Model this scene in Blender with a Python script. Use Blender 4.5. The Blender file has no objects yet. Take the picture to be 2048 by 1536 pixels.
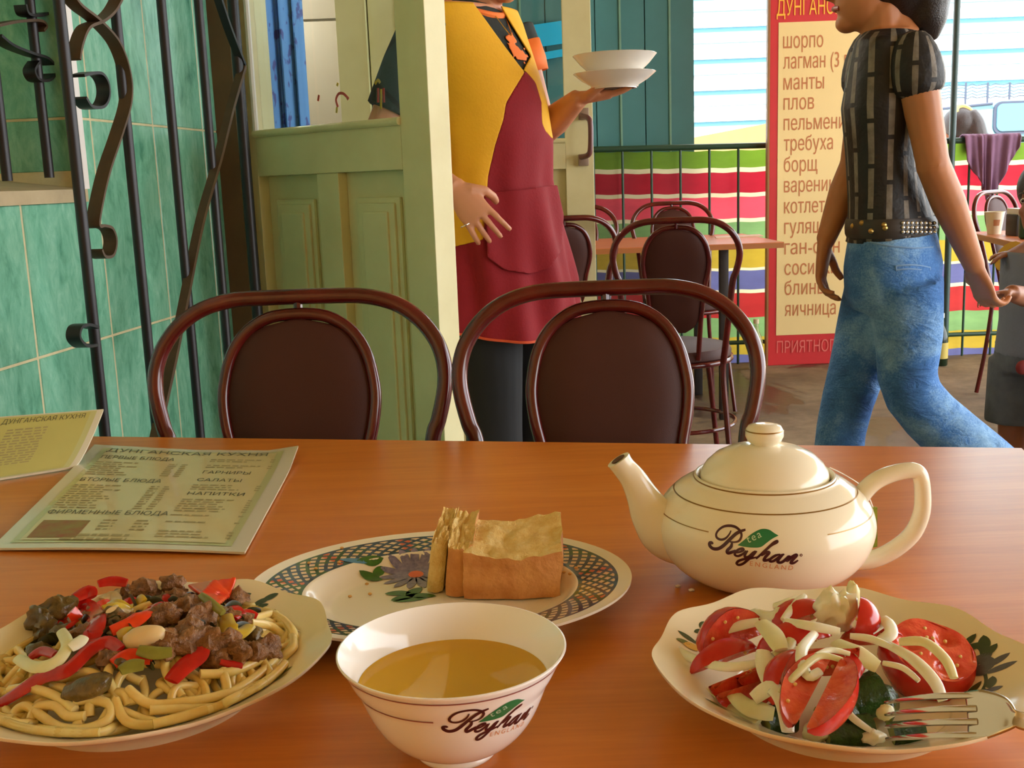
import bpy, bmesh, math, random
from mathutils import Vector, Matrix, noise, geometry
PI = math.pi
R = math.radians
V = Vector
scene = bpy.context.scene
COL = scene.collection

# ------------------------------------------------------------------ camera
FPX, PITCH, ROLL, CAMZ = 2200.0, R(10.6), R(2.1), 1.06
CAM = V((0, 0, CAMZ))
_f = V((0, math.cos(PITCH), -math.sin(PITCH)))
_u0 = V((0, math.sin(PITCH), math.cos(PITCH)))
_r0 = V((1, 0, 0))
CR = _r0 * math.cos(ROLL) - _u0 * math.sin(ROLL)
CU = _u0 * math.cos(ROLL) + _r0 * math.sin(ROLL)
cam_d = bpy.data.cameras.new('camera')
cam_d.sensor_width = 36.0
cam_d.lens = FPX / 2048.0 * 36.0
cam_d.clip_start = 0.02
cam = bpy.data.objects.new('camera', cam_d)
COL.objects.link(cam)
cam.matrix_world = Matrix(((CR.x, CU.x, -_f.x, 0), (CR.y, CU.y, -_f.y, 0), (CR.z, CU.z, -_f.z, CAMZ), (0, 0, 0, 1)))
scene.camera = cam

# ------------------------------------------------------------------ light
world = bpy.data.worlds.new('sky'); scene.world = world
world.use_nodes = True
bg = world.node_tree.nodes['Background']
bg.inputs['Color'].default_value = (0.93, 0.965, 1.0, 1)
bg.inputs['Strength'].default_value = 2.6
sun_d = bpy.data.lights.new('sun', 'SUN'); sun_d.energy = 9.0; sun_d.angle = R(0.6); sun_d.color = (1, 0.95, 0.86)
sun = bpy.data.objects.new('sun', sun_d); COL.objects.link(sun)
sun.rotation_euler = V((0.35, 0.62, -0.75)).to_track_quat('-Z', 'Y').to_euler()
sun.location = (-4, -6, 8)
vs = scene.view_settings
vs.view_transform = 'Standard'; vs.look = 'None'; vs.gamma = 1.0; vs.use_curve_mapping = False
vs.exposure = 1.38

# ------------------------------------------------------------------ photo geometry: pixel -> point on a real plane
def ray(px, py):
    return (_f + CR * ((px - 1024.0) / FPX) - CU * ((py - 768.0) / FPX))
def on_z(px, py, z):
    d = ray(px, py); return CAM + d * ((z - CAMZ) / d.z)
def at_y(px, py, y):
    d = ray(px, py); return CAM + d * (y / d.y)
def on_plane(px, py, n, c):          # n.p + c = 0
    d = ray(px, py); n = V(n); return CAM + d * (-(n.dot(CAM) + c) / n.dot(d))
def to_px(p):
    q = V(p) - CAM; z = q.dot(_f)
    return 1024 + FPX * q.dot(CR) / z, 768 - FPX * q.dot(CU) / z

# ------------------------------------------------------------------ materials
MATS = {}
def srgb(r, g, b):
    def c(x):
        x /= 255.0
        return x / 12.92 if x <= 0.04045 else ((x + 0.055) / 1.055) ** 2.4
    return (c(r), c(g), c(b), 1)
class NT:
    def __init__(s, name):
        s.m = bpy.data.materials.new(name); s.m.use_nodes = True
        s.t = s.m.node_tree; s.n = s.t.nodes; s.l = s.t.links
        s.p = s.n['Principled BSDF']; s.out = s.n['Material Output']
    def node(s, ty, **kw):
        n = s.n.new(ty)
        for k, v in kw.items():
            if k.startswith('i_'): n.inputs[k[2:]].default_value = v
            else: setattr(n, k, v)
        return n
    def link(s, a, b): s.l.new(a, b)
    def coord(s, kind='Object', scale=(1, 1, 1), rot=(0, 0, 0)):
        tc = s.node('ShaderNodeTexCoord'); mp = s.node('ShaderNodeMapping')
        mp.inputs['Scale'].default_value = scale; mp.inputs['Rotation'].default_value = rot
        s.link(tc.outputs[kind], mp.inputs['Vector']); return mp.outputs['Vector']
    def noise(s, vec, scale, detail=4, rough=0.55, dist=0.0):
        n = s.node('ShaderNodeTexNoise'); n.inputs['Scale'].default_value = scale
        n.inputs['Detail'].default_value = detail; n.inputs['Roughness'].default_value = rough
        n.inputs['Distortion'].default_value = dist
        s.link(vec, n.inputs['Vector']); return n.outputs['Fac']
    def ramp(s, fac, stops):
        r = s.node('ShaderNodeValToRGB'); e = r.color_ramp.elements
        while len(e) < len(stops): e.new(0.5)
        for el, (p, c) in zip(e, stops): el.position = p; el.color = c
        s.link(fac, r.inputs['Fac']); return r.outputs['Color']
    def math(s, op, a, b=None, c=None):
        n = s.node('ShaderNodeMath', operation=op)
        for i, x in enumerate((a, b, c)):
            if x is None: continue
            if isinstance(x, (int, float)): n.inputs[i].default_value = x
            else: s.link(x, n.inputs[i])
        return n.outputs[0]
    def mix(s, fac, a, b, blend='MIX'):
        n = s.node('ShaderNodeMix', data_type='RGBA', blend_type=blend)
        for i, x in ((0, fac), (6, a), (7, b)):
            if isinstance(x, (int, float, tuple)): n.inputs[i].default_value = x
            else: s.link(x, n.inputs[i])
        return n.outputs[2]
    def bump(s, h, strength=0.2, dist=0.01):
        b = s.node('ShaderNodeBump'); b.inputs['Strength'].default_value = strength
        b.inputs['Distance'].default_value = dist
        s.link(h, b.inputs['Height']); s.link(b.outputs['Normal'], s.p.inputs['Normal'])
    def col(s, c):
        if isinstance(c, tuple): s.p.inputs['Base Color'].default_value = c
        else: s.link(c, s.p.inputs['Base Color'])
    def set(s, **kw):
        for k, v in kw.items(): s.p.inputs[k.replace('_', ' ')].default_value = v
def mat(name, rgb, rough=0.5, metal=0.0, var=0.0, vscale=8.0, bump=0.0, bscale=60.0, spec=0.5, coat=0.0, sss=0.0, trans=0.0, vcol=None):
    """plain painted / solid material with optional colour variation and fine relief"""
    t = NT(name); c = srgb(*rgb)
    t.set(Roughness=rough, Metallic=metal); t.p.inputs['Specular IOR Level'].default_value = spec
    if coat: t.p.inputs['Coat Weight'].default_value = coat; t.p.inputs['Coat Roughness'].default_value = 0.08
    if sss:
        t.p.inputs['Subsurface Weight'].default_value = sss; t.p.inputs['Subsurface Radius'].default_value = (0.012, 0.006, 0.003)
        t.p.inputs['Subsurface Scale'].default_value = 0.6
    if trans: t.p.inputs['Transmission Weight'].default_value = trans
    if var or bump: vec = t.coord()
    if var:
        f = t.noise(vec, vscale, 5, 0.6)
        c2 = srgb(*vcol) if vcol else tuple(max(0, x * (1 - var)) for x in c[:3]) + (1,)
        t.col(t.ramp(f, [(0.3, c2), (0.7, c)]))
    else: t.col(c)
    if bump: t.bump(t.noise(vec, bscale, 4), bump, 0.004)
    MATS[name] = t.m
    return t.m

# ------------------------------------------------------------------ mesh helpers
class MB:
    def __init__(s): s.v = []; s.f = []; s.uv = None
    def add(s, vs, fs):
        o = len(s.v); s.v += [V(p) for p in vs]; s.f += [tuple(i + o for i in f) for f in fs]; return s
    def merge(s, o, M=None):
        return s.add([M @ p for p in o.v] if M else o.v, o.f)
    def box(s, a, b, M=None, bev=0.0):
        x0, y0, z0 = a; x1, y1, z1 = b
        if x0 > x1: x0, x1 = x1, x0
        if y0 > y1: y0, y1 = y1, y0
        if z0 > z1: z0, z1 = z1, z0
        if bev <= 0:
            vs = [V((x, y, z)) for z in (z0, z1) for y in (y0, y1) for x in (x0, x1)]
            fs = [(0, 2, 3, 1), (4, 5, 7, 6), (0, 1, 5, 4), (2, 6, 7, 3), (0, 4, 6, 2), (1, 3, 7, 5)]
        else:
            bm = bmesh.new(); bmesh.ops.create_cube(bm, size=1)
            for v in bm.verts:
                v.co = V(((x0 + x1) / 2 + v.co.x * (x1 - x0), (y0 + y1) / 2 + v.co.y * (y1 - y0), (z0 + z1) / 2 + v.co.z * (z1 - z0)))
            bmesh.ops.bevel(bm, geom=bm.edges[:], offset=bev, segments=2, affect='EDGES', profile=0.6)
            bm.verts.index_update(); vs = [v.co.copy() for v in bm.verts]; fs = [tuple(v.index for v in f.verts) for f in bm.faces]; bm.free()
        if M: vs = [M @ p for p in vs]
        return s.add(vs, fs)
    def tube(s, pts, rad, n=10, closed=False, cap=True, side=None, twist=0.0, face=None):
        """swept tube; rad: number, (a,b) or list of those per point; side: reference vector for the 'a' axis"""
        pts = [V(p) for p in pts]; m = len(pts)
        if not isinstance(rad, list): rad = [rad] * m
        rad = [(r, r) if isinstance(r, (int, float)) else r for r in rad]
        vs = []; prev = None
        for i, p in enumerate(pts):
            if closed: t = pts[(i + 1) % m] - pts[i - 1]
            else: t = pts[min(i + 1, m - 1)] - pts[max(i - 1, 0)]
            if t.length < 1e-9: t = V((0, 0, 1))
            t.normalize()
            if face is not None: a = V(face).cross(t)
            elif side is not None: a = V(side) - t * V(side).dot(t)
            elif prev is not None: a = prev - t * prev.dot(t)
            else:
                a = V((0, 0, 1)) if abs(t.z) < 0.9 else V((1, 0, 0)); a = a - t * a.dot(t)
            if a.length < 1e-6:
                a = V((0, 1, 0)) - t * t.y
                if a.length < 1e-6: a = V((1, 0, 0))
            a.normalize(); prev = a; b = t.cross(a)
            ra, rb = rad[i]
            for k in range(n):
                w = 2 * PI * k / n + twist
                vs.append(p + a * (ra * math.cos(w)) + b * (rb * math.sin(w)))
        fs = []
        for i in range(m if closed else m - 1):
            j = (i + 1) % m
            for k in range(n):
                l = (k + 1) % n
                fs.append((i * n + k, i * n + l, j * n + l, j * n + k))
        if cap and not closed:
            fs.append(tuple(range(n - 1, -1, -1))); fs.append(tuple((m - 1) * n + k for k in range(n)))
        return s.add(vs, fs)
    def lathe(s, prof, n=48, c=(0, 0, 0), sx=1.0, sy=1.0, fn=None):
        """prof: (r,z) list; fn(theta, i, r, z)->(r,z) optional modulation"""
        c = V(c); vs = []; rows = []
        for i, (r, z) in enumerate(prof):
            if r < 1e-6:
                rows.append([len(vs)]); vs.append(c + V((0, 0, z))); continue
            row = []
            for k in range(n):
                w = 2 * PI * k / n; rr, zz = (r, z) if fn is None else fn(w, i, r, z)
                row.append(len(vs)); vs.append(c + V((rr * math.cos(w) * sx, rr * math.sin(w) * sy, zz)))
            rows.append(row)
        fs = []
        for a, b in zip(rows[:-1], rows[1:]):
            for k in range(n):
                l = (k + 1) % n
                if len(a) == 1 and len(b) == 1: continue
                if len(a) == 1: fs.append((a[0], b[l], b[k]))
                elif len(b) == 1: fs.append((a[k], a[l], b[0]))
                else: fs.append((a[k], a[l], b[l], b[k]))
        return s.add(vs, fs)
    def grid(s, fn, nu, nv, closed_u=False):
        vs = [V(fn(i / (nu if closed_u else nu - 1), j / (nv - 1))) for j in range(nv) for i in range(nu)]
        fs = []
        for j in range(nv - 1):
            for i in range(nu if closed_u else nu - 1):
                k = (i + 1) % nu
                fs.append((j * nu + i, j * nu + k, (j + 1) * nu + k, (j + 1) * nu + i))
        return s.add(vs, fs)
    def sphere(s, c, r, nu=20, nv=12, M=None):
        r = V((r, r, r)) if isinstance(r, (int, float)) else V(r); c = V(c)
        prof = [(math.sin(PI * i / nv), -math.cos(PI * i / nv)) for i in range(nv + 1)]
        prof[0] = (0, -1); prof[-1] = (0, 1)
        q = MB().lathe(prof, nu)
        vs = [V((p.x * r.x, p.y * r.y, p.z * r.z)) for p in q.v]
        if M: vs = [M @ p for p in vs]
        return s.add([p + c for p in vs], q.f)
    def prism(s, poly, d):
        """polygon (3-D points, planar) extruded by vector d"""
        poly = [V(p) for p in poly]; d = V(d); n = len(poly)
        return s.add(poly + [p + d for p in poly], [tuple(range(n - 1, -1, -1)), tuple(range(n, 2 * n))] + [(i, (i + 1) % n, n + (i + 1) % n, n + i) for i in range(n)])
    def ribbon(s, pts, nrm, w, th):
        """flat bar: path pts, width w along nrm, thickness th in the path plane"""
        return s.tube(pts, [(w * 0.7071, th * 0.7071)] * len(pts), 4, side=nrm, twist=PI / 4)
    def mesh(s, name, off=None, smooth=True, angle=40, fix=True):
        me = bpy.data.meshes.new(name)
        vs = s.v if off is None else [p - off for p in s.v]
        me.from_pydata([tuple(p) for p in vs], [], s.f)
        if fix:
            bm = bmesh.new(); bm.from_mesh(me)
            bmesh.ops.recalc_face_normals(bm, faces=bm.faces[:]); bm.to_mesh(me); bm.free()
        if smooth:
            me.polygons.foreach_set('use_smooth', [True] * len(me.polygons))
            try: me.set_sharp_from_angle(angle=R(angle))
            except Exception: pass
        me.update(); return me
    def base(s):
        lo = V((min(p.x for p in s.v), min(p.y for p in s.v), min(p.z for p in s.v)))
        hi = V((max(p.x for p in s.v), max(p.y for p in s.v), max(p.z for p in s.v)))
        return V(((lo.x + hi.x) / 2, (lo.y + hi.y) / 2, lo.z))
    def build(s, name, material, parent=None, label=None, cat=None, group=None, kind=None, smooth=True, angle=40, fix=True):
        """one object from world-space vertices; a part is stored relative to its parent"""
        off = wloc(parent) if parent is not None else s.base()
        me = s.mesh(name, off, smooth, angle, fix)
        o = bpy.data.objects.new(name, me); COL.objects.link(o)
        if isinstance(material, (list, tuple)):
            for x in material: me.materials.append(x)
        else: me.materials.append(material)
        if parent is not None: o.parent = parent
        else: o.location = off
        tag(o, label, cat, group, kind); return o
def wloc(o):
    l = V(o.location); p = o.parent
    while p is not None: l = l + V(p.location); p = p.parent
    return l
def tag(o, label=None, cat=None, group=None, kind=None):
    for k, x in (('label', label), ('category', cat), ('group', group), ('kind', kind)):
        if x: o[k] = x
    return o
def thing(name, label, cat, loc=(0, 0, 0), group=None, kind=None):
    o = bpy.data.objects.new(name, None); COL.objects.link(o); o.location = loc
    o.empty_display_size = 0.05
    return tag(o, label, cat, group, kind)
def dup(root, loc, rotz=0.0, label=None, scale=None):
    r = root.copy(); COL.objects.link(r); r.location = loc; r.rotation_euler = (0, 0, rotz)
    if label: r['label'] = label
    for ch in list(root.children):
        c = ch.copy(); COL.objects.link(c); c.parent = r
        for g in ch.children:
            d = g.copy(); COL.objects.link(d); d.parent = c
    return r
def crom(pts, n=8, closed=False):
    """Catmull-Rom through points (tuples or Vectors, any dimension)"""
    P = [V(p) for p in pts]; m = len(P); out = []
    for i in range(m if closed else m - 1):
        if closed: a, b, c, d = P[i - 1], P[i], P[(i + 1) % m], P[(i + 2) % m]
        else: a, b, c, d = P[max(i - 1, 0)], P[i], P[i + 1], P[min(i + 2, m - 1)]
        for k in range(n):
            t = k / n
            out.append(0.5 * ((2 * b) + (c - a) * t + (2 * a - 5 * b + 4 * c - d) * t * t + (3 * b - a - 3 * c + d) * t ** 3))
    if not closed: out.append(P[-1])
    return out
def lerp_tab(tab, x):
    if x <= tab[0][0]: return tab[0][1]
    for (a, p), (b, q) in zip(tab[:-1], tab[1:]):
        if x <= b: return p + (q - p) * (x - a) / (b - a)
    return tab[-1][1]
def text_mb(body, size, extrude=0.0, align='LEFT', fn=None, spacing=1.0, bold=0.0):
    """lettering as flat mesh; fn maps (x, y) to a 3-D point"""
    c = bpy.data.curves.new('lettering', 'FONT'); c.body = body; c.size = size; c.align_x = align
    c.space_character = spacing; c.offset = bold; c.resolution_u = 3; c.fill_mode = 'NONE'
    o = bpy.data.objects.new('lettering', c); me = o.to_mesh()
    co = [V(v.co) for v in me.vertices]; nb = {}
    for e in me.edges:
        a, b = e.vertices; nb.setdefault(a, []).append(b); nb.setdefault(b, []).append(a)
    o.to_mesh_clear(); bpy.data.objects.remove(o); bpy.data.curves.remove(c)
    loops = []; seen = set()
    for st in nb:
        if st in seen: continue
        lp = [st]; seen.add(st); cur = st
        while True:
            nx = [x for x in nb[cur] if x not in seen]
            if not nx: break
            cur = nx[0]; seen.add(cur); lp.append(cur)
        if len(lp) > 2: loops.append([co[i] for i in (lp if lp[0] < lp[1] and lp[1] == lp[0] + 1 else [lp[0]] + lp[:0:-1])])
    pts = [V((v.x, v.y)) for L in loops for v in L]; ed = []; o = 0
    for L in loops:
        ed += [(o + k, o + (k + 1) % len(L)) for k in range(len(L))]; o += len(L)
    vo, eo, fo = geometry.delaunay_2d_cdt(pts, ed, [], 0, 1e-5)[:3]
    segs = [(a, b) for L in loops for a, b in zip(L, L[1:] + L[:1])]
    def wind(x, y):
        w = 0
        for a, b in segs:
            if (a.y <= y) != (b.y <= y):
                xc = a.x + (y - a.y) / (b.y - a.y) * (b.x - a.x)
                if xc > x: w += 1 if b.y > a.y else -1
        return w
    q = MB(); keep = [f for f in fo if wind(sum(vo[k].x for k in f) / len(f), sum(vo[k].y for k in f) / len(f)) != 0]
    q.add([fn(v.x, v.y) if fn else V((v.x, v.y, 0)) for v in vo], [tuple(f) for f in keep]); q.lay = [0] * len(vo)
    return q
def sd_poly(p, poly):
    """signed distance to a polygon, positive inside"""
    x, y = p; d = 1e18; inside = False; n = len(poly)
    for i in range(n):
        ax, ay = poly[i]; bx, by = poly[(i + 1) % n]
        ex, ey = bx - ax, by - ay; wx, wy = x - ax, y - ay
        t = max(0, min(1, (wx * ex + wy * ey) / (ex * ex + ey * ey + 1e-12)))
        d = min(d, (wx - ex * t) ** 2 + (wy - ey * t) ** 2)
        if (ay > y) != (by > y) and x < (bx - ax) * (y - ay) / (by - ay) + ax: inside = not inside
    return math.sqrt(d) * (1 if inside else -1)
def clip(mb, field):
    """keep the part of the mesh where field(vertex) > 0, cutting faces cleanly"""
    fv = [field(p) for p in mb.v]; q = MB(); idx = {}
    def vert(key, p):
        if key not in idx: idx[key] = len(q.v); q.v.append(p)
        return idx[key]
    for f in mb.f:
        if all(fv[i] <= 0 for i in f): continue
        out = []
        for a, b in zip(f, f[1:] + f[:1]):
            if fv[a] > 0: out.append(vert(a, mb.v[a]))
            if (fv[a] > 0) != (fv[b] > 0):
                t = fv[a] / (fv[a] - fv[b]); out.append(vert((min(a, b), max(a, b)), mb.v[a].lerp(mb.v[b], t)))
        if len(out) > 2: q.f.append(tuple(out))
    return q
def live(o, voxel=0.006, smooth=6, solid=None, sub=0):
    if voxel:
        m = o.modifiers.new('join', 'REMESH'); m.mode = 'VOXEL'; m.voxel_size = voxel; m.use_smooth_shade = True
    if smooth:
        m = o.modifiers.new('soften', 'SMOOTH'); m.factor = 0.5; m.iterations = smooth
    if sub:
        m = o.modifiers.new('sub', 'SUBSURF'); m.levels = sub; m.render_levels = sub
    if solid:
        m = o.modifiers.new('thick', 'SOLIDIFY'); m.thickness = solid; m.offset = 0
    return o
# ================================================================== SETTING
def tile_mat():
    t = NT('green_marble_tile'); v = t.coord('Object', (1, 1, 0.45))
    a = t.noise(v, 9, 6, 0.7, 1.6); b = t.noise(v, 42, 5, 0.65, 0.8)
    f = t.math('MULTIPLY_ADD', b, 0.45, t.math('MULTIPLY', a, 0.6))
    t.col(t.ramp(f, [(0.30, srgb(62, 128, 104)), (0.47, srgb(106, 170, 142)), (0.6, srgb(132, 192, 164)), (0.78, srgb(176, 218, 198))]))
    t.set(Roughness=0.22); t.bump(a, 0.05, 0.002); return t.m
M_TILE = tile_mat()
M_GROUT = mat('grout', (214, 202, 160), 0.9, var=0.2, vscale=30)
M_PLASTER = mat('cream_plaster', (226, 214, 178), 0.9, var=0.1, vscale=4, bump=0.15, bscale=40)
M_CEIL = mat('ceiling_paint', (204, 172, 112), 0.9, var=0.06, vscale=3)
M_TRIM = mat('white_profile', (226, 220, 214), 0.4)
def door_paint():
    t = NT('cream_green_door_paint'); v = t.coord('Object')
    f = t.noise(v, 5, 5, 0.6); d = t.noise(v, 38, 6, 0.75)
    c = t.ramp(f, [(0.3, srgb(216, 208, 156)), (0.7, srgb(230, 224, 176))])
    c = t.mix(t.ramp(d, [(0.25, (1, 1, 1, 1)), (0.31, (0, 0, 0, 1))]), c, srgb(150, 138, 100))
    t.col(c); t.set(Roughness=0.42); t.bump(d, 0.12, 0.002); return t.m
M_DOOR = door_paint()
M_GLASS = NT('window_glass')
M_GLASS.n.remove(M_GLASS.p)
_tr = M_GLASS.node('ShaderNodeBsdfTransparent'); _tr.inputs['Color'].default_value = (0.86, 0.92, 0.92, 1)
_gl = M_GLASS.node('ShaderNodeBsdfGlossy'); _gl.inputs['Roughness'].default_value = 0.03
_fr = M_GLASS.node('ShaderNodeFresnel'); _fr.inputs['IOR'].default_value = 1.45
_mx = M_GLASS.node('ShaderNodeMixShader')
_ge = M_GLASS.node('ShaderNodeNewGeometry'); M_GLASS.link(M_GLASS.math('MULTIPLY', _fr.outputs[0], M_GLASS.math('SUBTRACT', 1.0, _ge.outputs['Backfacing'])), _mx.inputs[0]); M_GLASS.link(_tr.outputs[0], _mx.inputs[1]); M_GLASS.link(_gl.outputs[0], _mx.inputs[2])
M_GLASS.link(_mx.outputs[0], M_GLASS.out.inputs['Surface']); M_GLASS = M_GLASS.m

def floor_mat():
    t = NT('worn_concrete'); v = t.coord('Object')
    a = t.noise(v, 1.3, 6, 0.62, 0.6); b = t.noise(v, 9, 6, 0.7); c = t.noise(v, 0.9, 4, 0.6, 1.2)
    f = t.math('MULTIPLY_ADD', b, 0.4, t.math('MULTIPLY', a, 0.65))
    base = t.ramp(f, [(0.32, srgb(74, 58, 40)), (0.5, srgb(112, 94, 70)), (0.68, srgb(146, 128, 100))])
    wet = t.ramp(c, [(0.52, (0, 0, 0, 1)), (0.58, (1, 1, 1, 1))])
    t.col(t.mix(wet, base, srgb(64, 46, 30), 'MIX'))
    r = t.ramp(wet, [(0.0, (0.75, 0.75, 0.75, 1)), (1.0, (0.3, 0.3, 0.3, 1))]); t.link(r, t.p.inputs['Roughness'])
    t.bump(b, 0.3, 0.006); return t.m
M_FLOOR = floor_mat()
M_STREET = mat('street_concrete', (206, 200, 190), 0.9, var=0.15, vscale=1.5, bump=0.2, bscale=20)
MB().box((-3.2, -2.4, -0.12), (7.0, 6.45, 0)).build('floor', M_FLOOR, kind='structure')
MB().box((-14, 6.45, -0.14), (24, 40, -0.02)).build('street_ground', M_STREET, kind='structure')
MB().box((7.0, -10, -0.14), (24, 6.45, -0.02)).build('side_ground', M_STREET, kind='structure')
MB().box((-3.2, -2.4, 2.75), (4.6, 6.6, 2.9)).build('ceiling', M_CEIL, kind='structure')
MB().box((-3.2, -2.5, 0), (4.6, -2.4, 2.75)).build('wall_back', mat('ochre_wall', (190, 146, 76), 0.8, var=0.1, vscale=3), kind='structure')

# ---- tiled wall on the left, with a barred opening (room axis is turned 7 degrees from the view)
TW = V((0.12355, 0.99234, 0)); NW = V((0.99234, -0.12355, 0)); ZV = V((0, 0, 1))
def WP(d, z, off=0.0):
    return V((-0.989 + 0.1245 * d, d, z)) + NW * off
def wbox(mb, d0, d1, z0, z1, o0, o1, bev=0.0):
    vs = [WP(d, z, o) for z in (z0, z1) for d in (d0, d1) for o in (o0, o1)]
    return mb.add(vs, [(0, 1, 3, 2), (4, 6, 7, 5), (0, 4, 5, 1), (2, 3, 7, 6), (0, 2, 6, 4), (1, 5, 7, 3)])
SILL, JD, REC = 1.068, 1.968, 0.34
DOOR0, DOOR1 = 2.70, 4.02
w = MB()
wbox(w, -1.0, JD, 0, SILL, -0.42, 0); wbox(w, JD, DOOR0, 0, 2.75, -0.42, 0)
wbox(w, -1.0, JD, SILL, 2.75, -0.42, -REC); wbox(w, DOOR1, 5.2, 0, 2.75, -0.06, 0); wbox(w, DOOR0, DOOR1, 2.2, 2.75, -0.2, 0)
wall_left = w.build('wall_left', M_GROUT, kind='structure', smooth=False)
def wtile(d0, d1, z0, z1, proud=0.0014):
    g = 0.003; q = MB(); d0 += g; d1 -= g; z0 += g * 0.7; z1 -= g * 0.7; e = 0.0012
    a = [WP(d, z, 0.0) for d, z in ((d0, z0), (d1, z0), (d1, z1), (d0, z1))]
    b = [WP(d, z, proud) for d, z in ((d0 + e, z0 + e), (d1 - e, z0 + e), (d1 - e, z1 - e), (d0 + e, z1 - e))]
    q.add(a + b, [(4, 5, 6, 7)] + [(i, (i + 1) % 4, 4 + (i + 1) % 4, 4 + i) for i in range(4)])
    q.build('wall_tile', M_TILE, wall_left, smooth=False, fix=False)
ROWS = [0.02, 0.41, 0.80, 1.19, 1.58, 1.97, 2.36, 2.75]
COLS = [0.75, 1.0, 1.258, 1.514, 1.77, 2.025, 2.28, 2.535, 2.692]
for d0, d1 in zip(COLS[:-1], COLS[1:]):
    for z0, z1 in zip(ROWS[:-1], ROWS[1:]):
        if z1 <= SILL or d0 >= JD: wtile(d0, d1, z0, z1)
        elif z0 < SILL:
            wtile(d0, min(d1, JD), z0, SILL - 0.02)
            if d1 > JD: wtile(JD, d1, z0, z1)
        elif d1 > JD: wtile(JD + 0.006, d1, z0, z1)
# the reveal of the opening faces the viewer: tiles on the jamb and on the back of the recess
def plate_tile(a, ux, uz, w0, h0, nrm):
    g = 0.0022; q = MB(); a = V(a); e = 0.0012; n = V(nrm) * 0.0014
    def p(x, z, o): return a + ux * x + uz * z + n * o
    lo = [p(x, z, 0) for x, z in ((g, g), (w0 - g, g), (w0 - g, h0 - g), (g, h0 - g))]
    hi = [p(x, z, 1) for x, z in ((g + e, g + e), (w0 - g - e, g + e), (w0 - g - e, h0 - g - e), (g + e, h0 - g - e))]
    q.add(lo + hi, [(4, 5, 6, 7)] + [(i, (i + 1) % 4, 4 + (i + 1) % 4, 4 + i) for i in range(4)])
    q.build('wall_tile', M_TILE, wall_left, smooth=False)
for z0, z1 in ((SILL + 0.03, 1.19), (1.19, 1.58), (1.58, 1.97)):
    for o0, o1 in ((0.0, 0.25), (0.25, REC)):
        plate_tile(WP(JD, z0, -o0), -NW, ZV, o1 - o0, z1 - z0, -TW)
for d0 in (0.95, 1.2, 1.45, 1.70):
    for z0, z1 in ((1.19, 1.58), (1.58, 1.97)):
        plate_tile(WP(d0, z0, -REC), TW, ZV, min(0.25, JD - d0), z1 - z0, NW)
# sloping ledge of the opening and the white corner profile
q = MB(); q.add([WP(0.6, SILL, 0.012), WP(JD, SILL, 0.012), WP(JD, SILL + 0.045, -REC), WP(0.6, SILL + 0.045, -REC),
                 WP(0.6, SILL - 0.022, 0.012), WP(JD, SILL - 0.022, 0.012), WP(JD, SILL - 0.022, -REC), WP(0.6, SILL - 0.022, -REC)],
                [(0, 1, 2, 3), (4, 7, 6, 5), (0, 4, 5, 1), (1, 5, 6, 2), (2, 6, 7, 3), (3, 7, 4, 0)])
q.build('trim_1', mat('ledge_stone', (186, 168, 132), 0.7, var=0.2, vscale=15), kind='structure', smooth=False)
q = MB(); wbox(q, JD - 0.010, JD + 0.008, SILL, 2.7, -0.004, 0.012); q.build('trim_2', M_TRIM, kind='structure', smooth=False)
# narrow brown post and pale jamb that end the tiled wall at the doorway
M_BROWN = mat('brown_paint', (104, 74, 44), 0.55, var=0.3, vscale=12)
q = MB(); wbox(q, DOOR0 - 0.085, DOOR0 - 0.035, 0, 2.7, 0.0, 0.05); q.build('trim_3', M_BROWN, kind='structure', smooth=False)
q = MB(); wbox(q, DOOR0 - 0.035, DOOR0 + 0.03, 0, 2.2, -0.22, 0.035); q.build('trim_4', M_DOOR, kind='structure', smooth=False)
q = MB(); wbox(q, DOOR1 - 0.03, DOOR1 + 0.04, 0, 2.2, -0.075, 0.03); q.build('trim_5', M_DOOR, kind='structure', smooth=False)

# ---- kitchen beyond the doorway
M_KWALL = mat('kitchen_wall', (232, 220, 178), 0.9, var=0.08)
q = MB(); q.box((-3.2, 2.2, 0), (-3.1, 6.4, 2.75)); q.box((-3.2, 6.3, 0), (-0.7, 6.4, 2.75)); q.box((-3.2, 2.2, 0), (-1.1, 2.3, 2.75))
q.build('wall_kitchen', M_KWALL, kind='structure', smooth=False)
def curtain():
    t = NT('blue_flowered_curtain'); v = t.coord('Object')
    a = t.noise(v, 22, 3, 0.5); b = t.noise(v, 60, 3, 0.6)
    c = t.mix(t.ramp(a, [(0.58, (0, 0, 0, 1)), (0.64, (1, 1, 1, 1))]), srgb(86, 138, 200), srgb(66, 74, 140))
    t.col(c); t.set(Roughness=0.8)
    return t.m
root = thing('door_curtain', 'blue curtain hanging behind the glass of the near door', 'curtain', WP(3.0, 0.15, -0.25))
q = MB()
def cu(u, v):
    p0 = at_y(505, 400, 3.02); p1 = at_y(628, 400, 3.30); p = p0.lerp(p1, u)
    return V((p.x, p.y + 0.022 * math.sin(u * 26) + 0.008 * math.sin(u * 61 + v * 3), 0.15 + 2.1 * v))
q.grid(cu, 70, 12); q2 = MB(); q2.merge(q)
live(q2.build('cloth', curtain(), root), 0, 0, 0.003)
p0 = at_y(505, 400, 3.02); p1 = at_y(630, 400, 3.31)
MB().tube([V((p0.x - 0.1, p0.y - 0.2, 2.26)), V((p1.x + 0.05, p1.y + 0.1, 2.26))], 0.01).build('rail', M_TRIM, root)
M_GREYT = mat('grey_panel', (176, 166, 158), 0.5, var=0.08, vscale=6)
YK = 5.0; a = at_y(618, 300, YK).x; b = at_y(716, 300, YK).x
root = thing('kitchen_cupboard', 'tall grey panelled cupboard seen through the near door glass', 'cupboard', V(((a + b) / 2, YK + 0.2, 0)))
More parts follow.
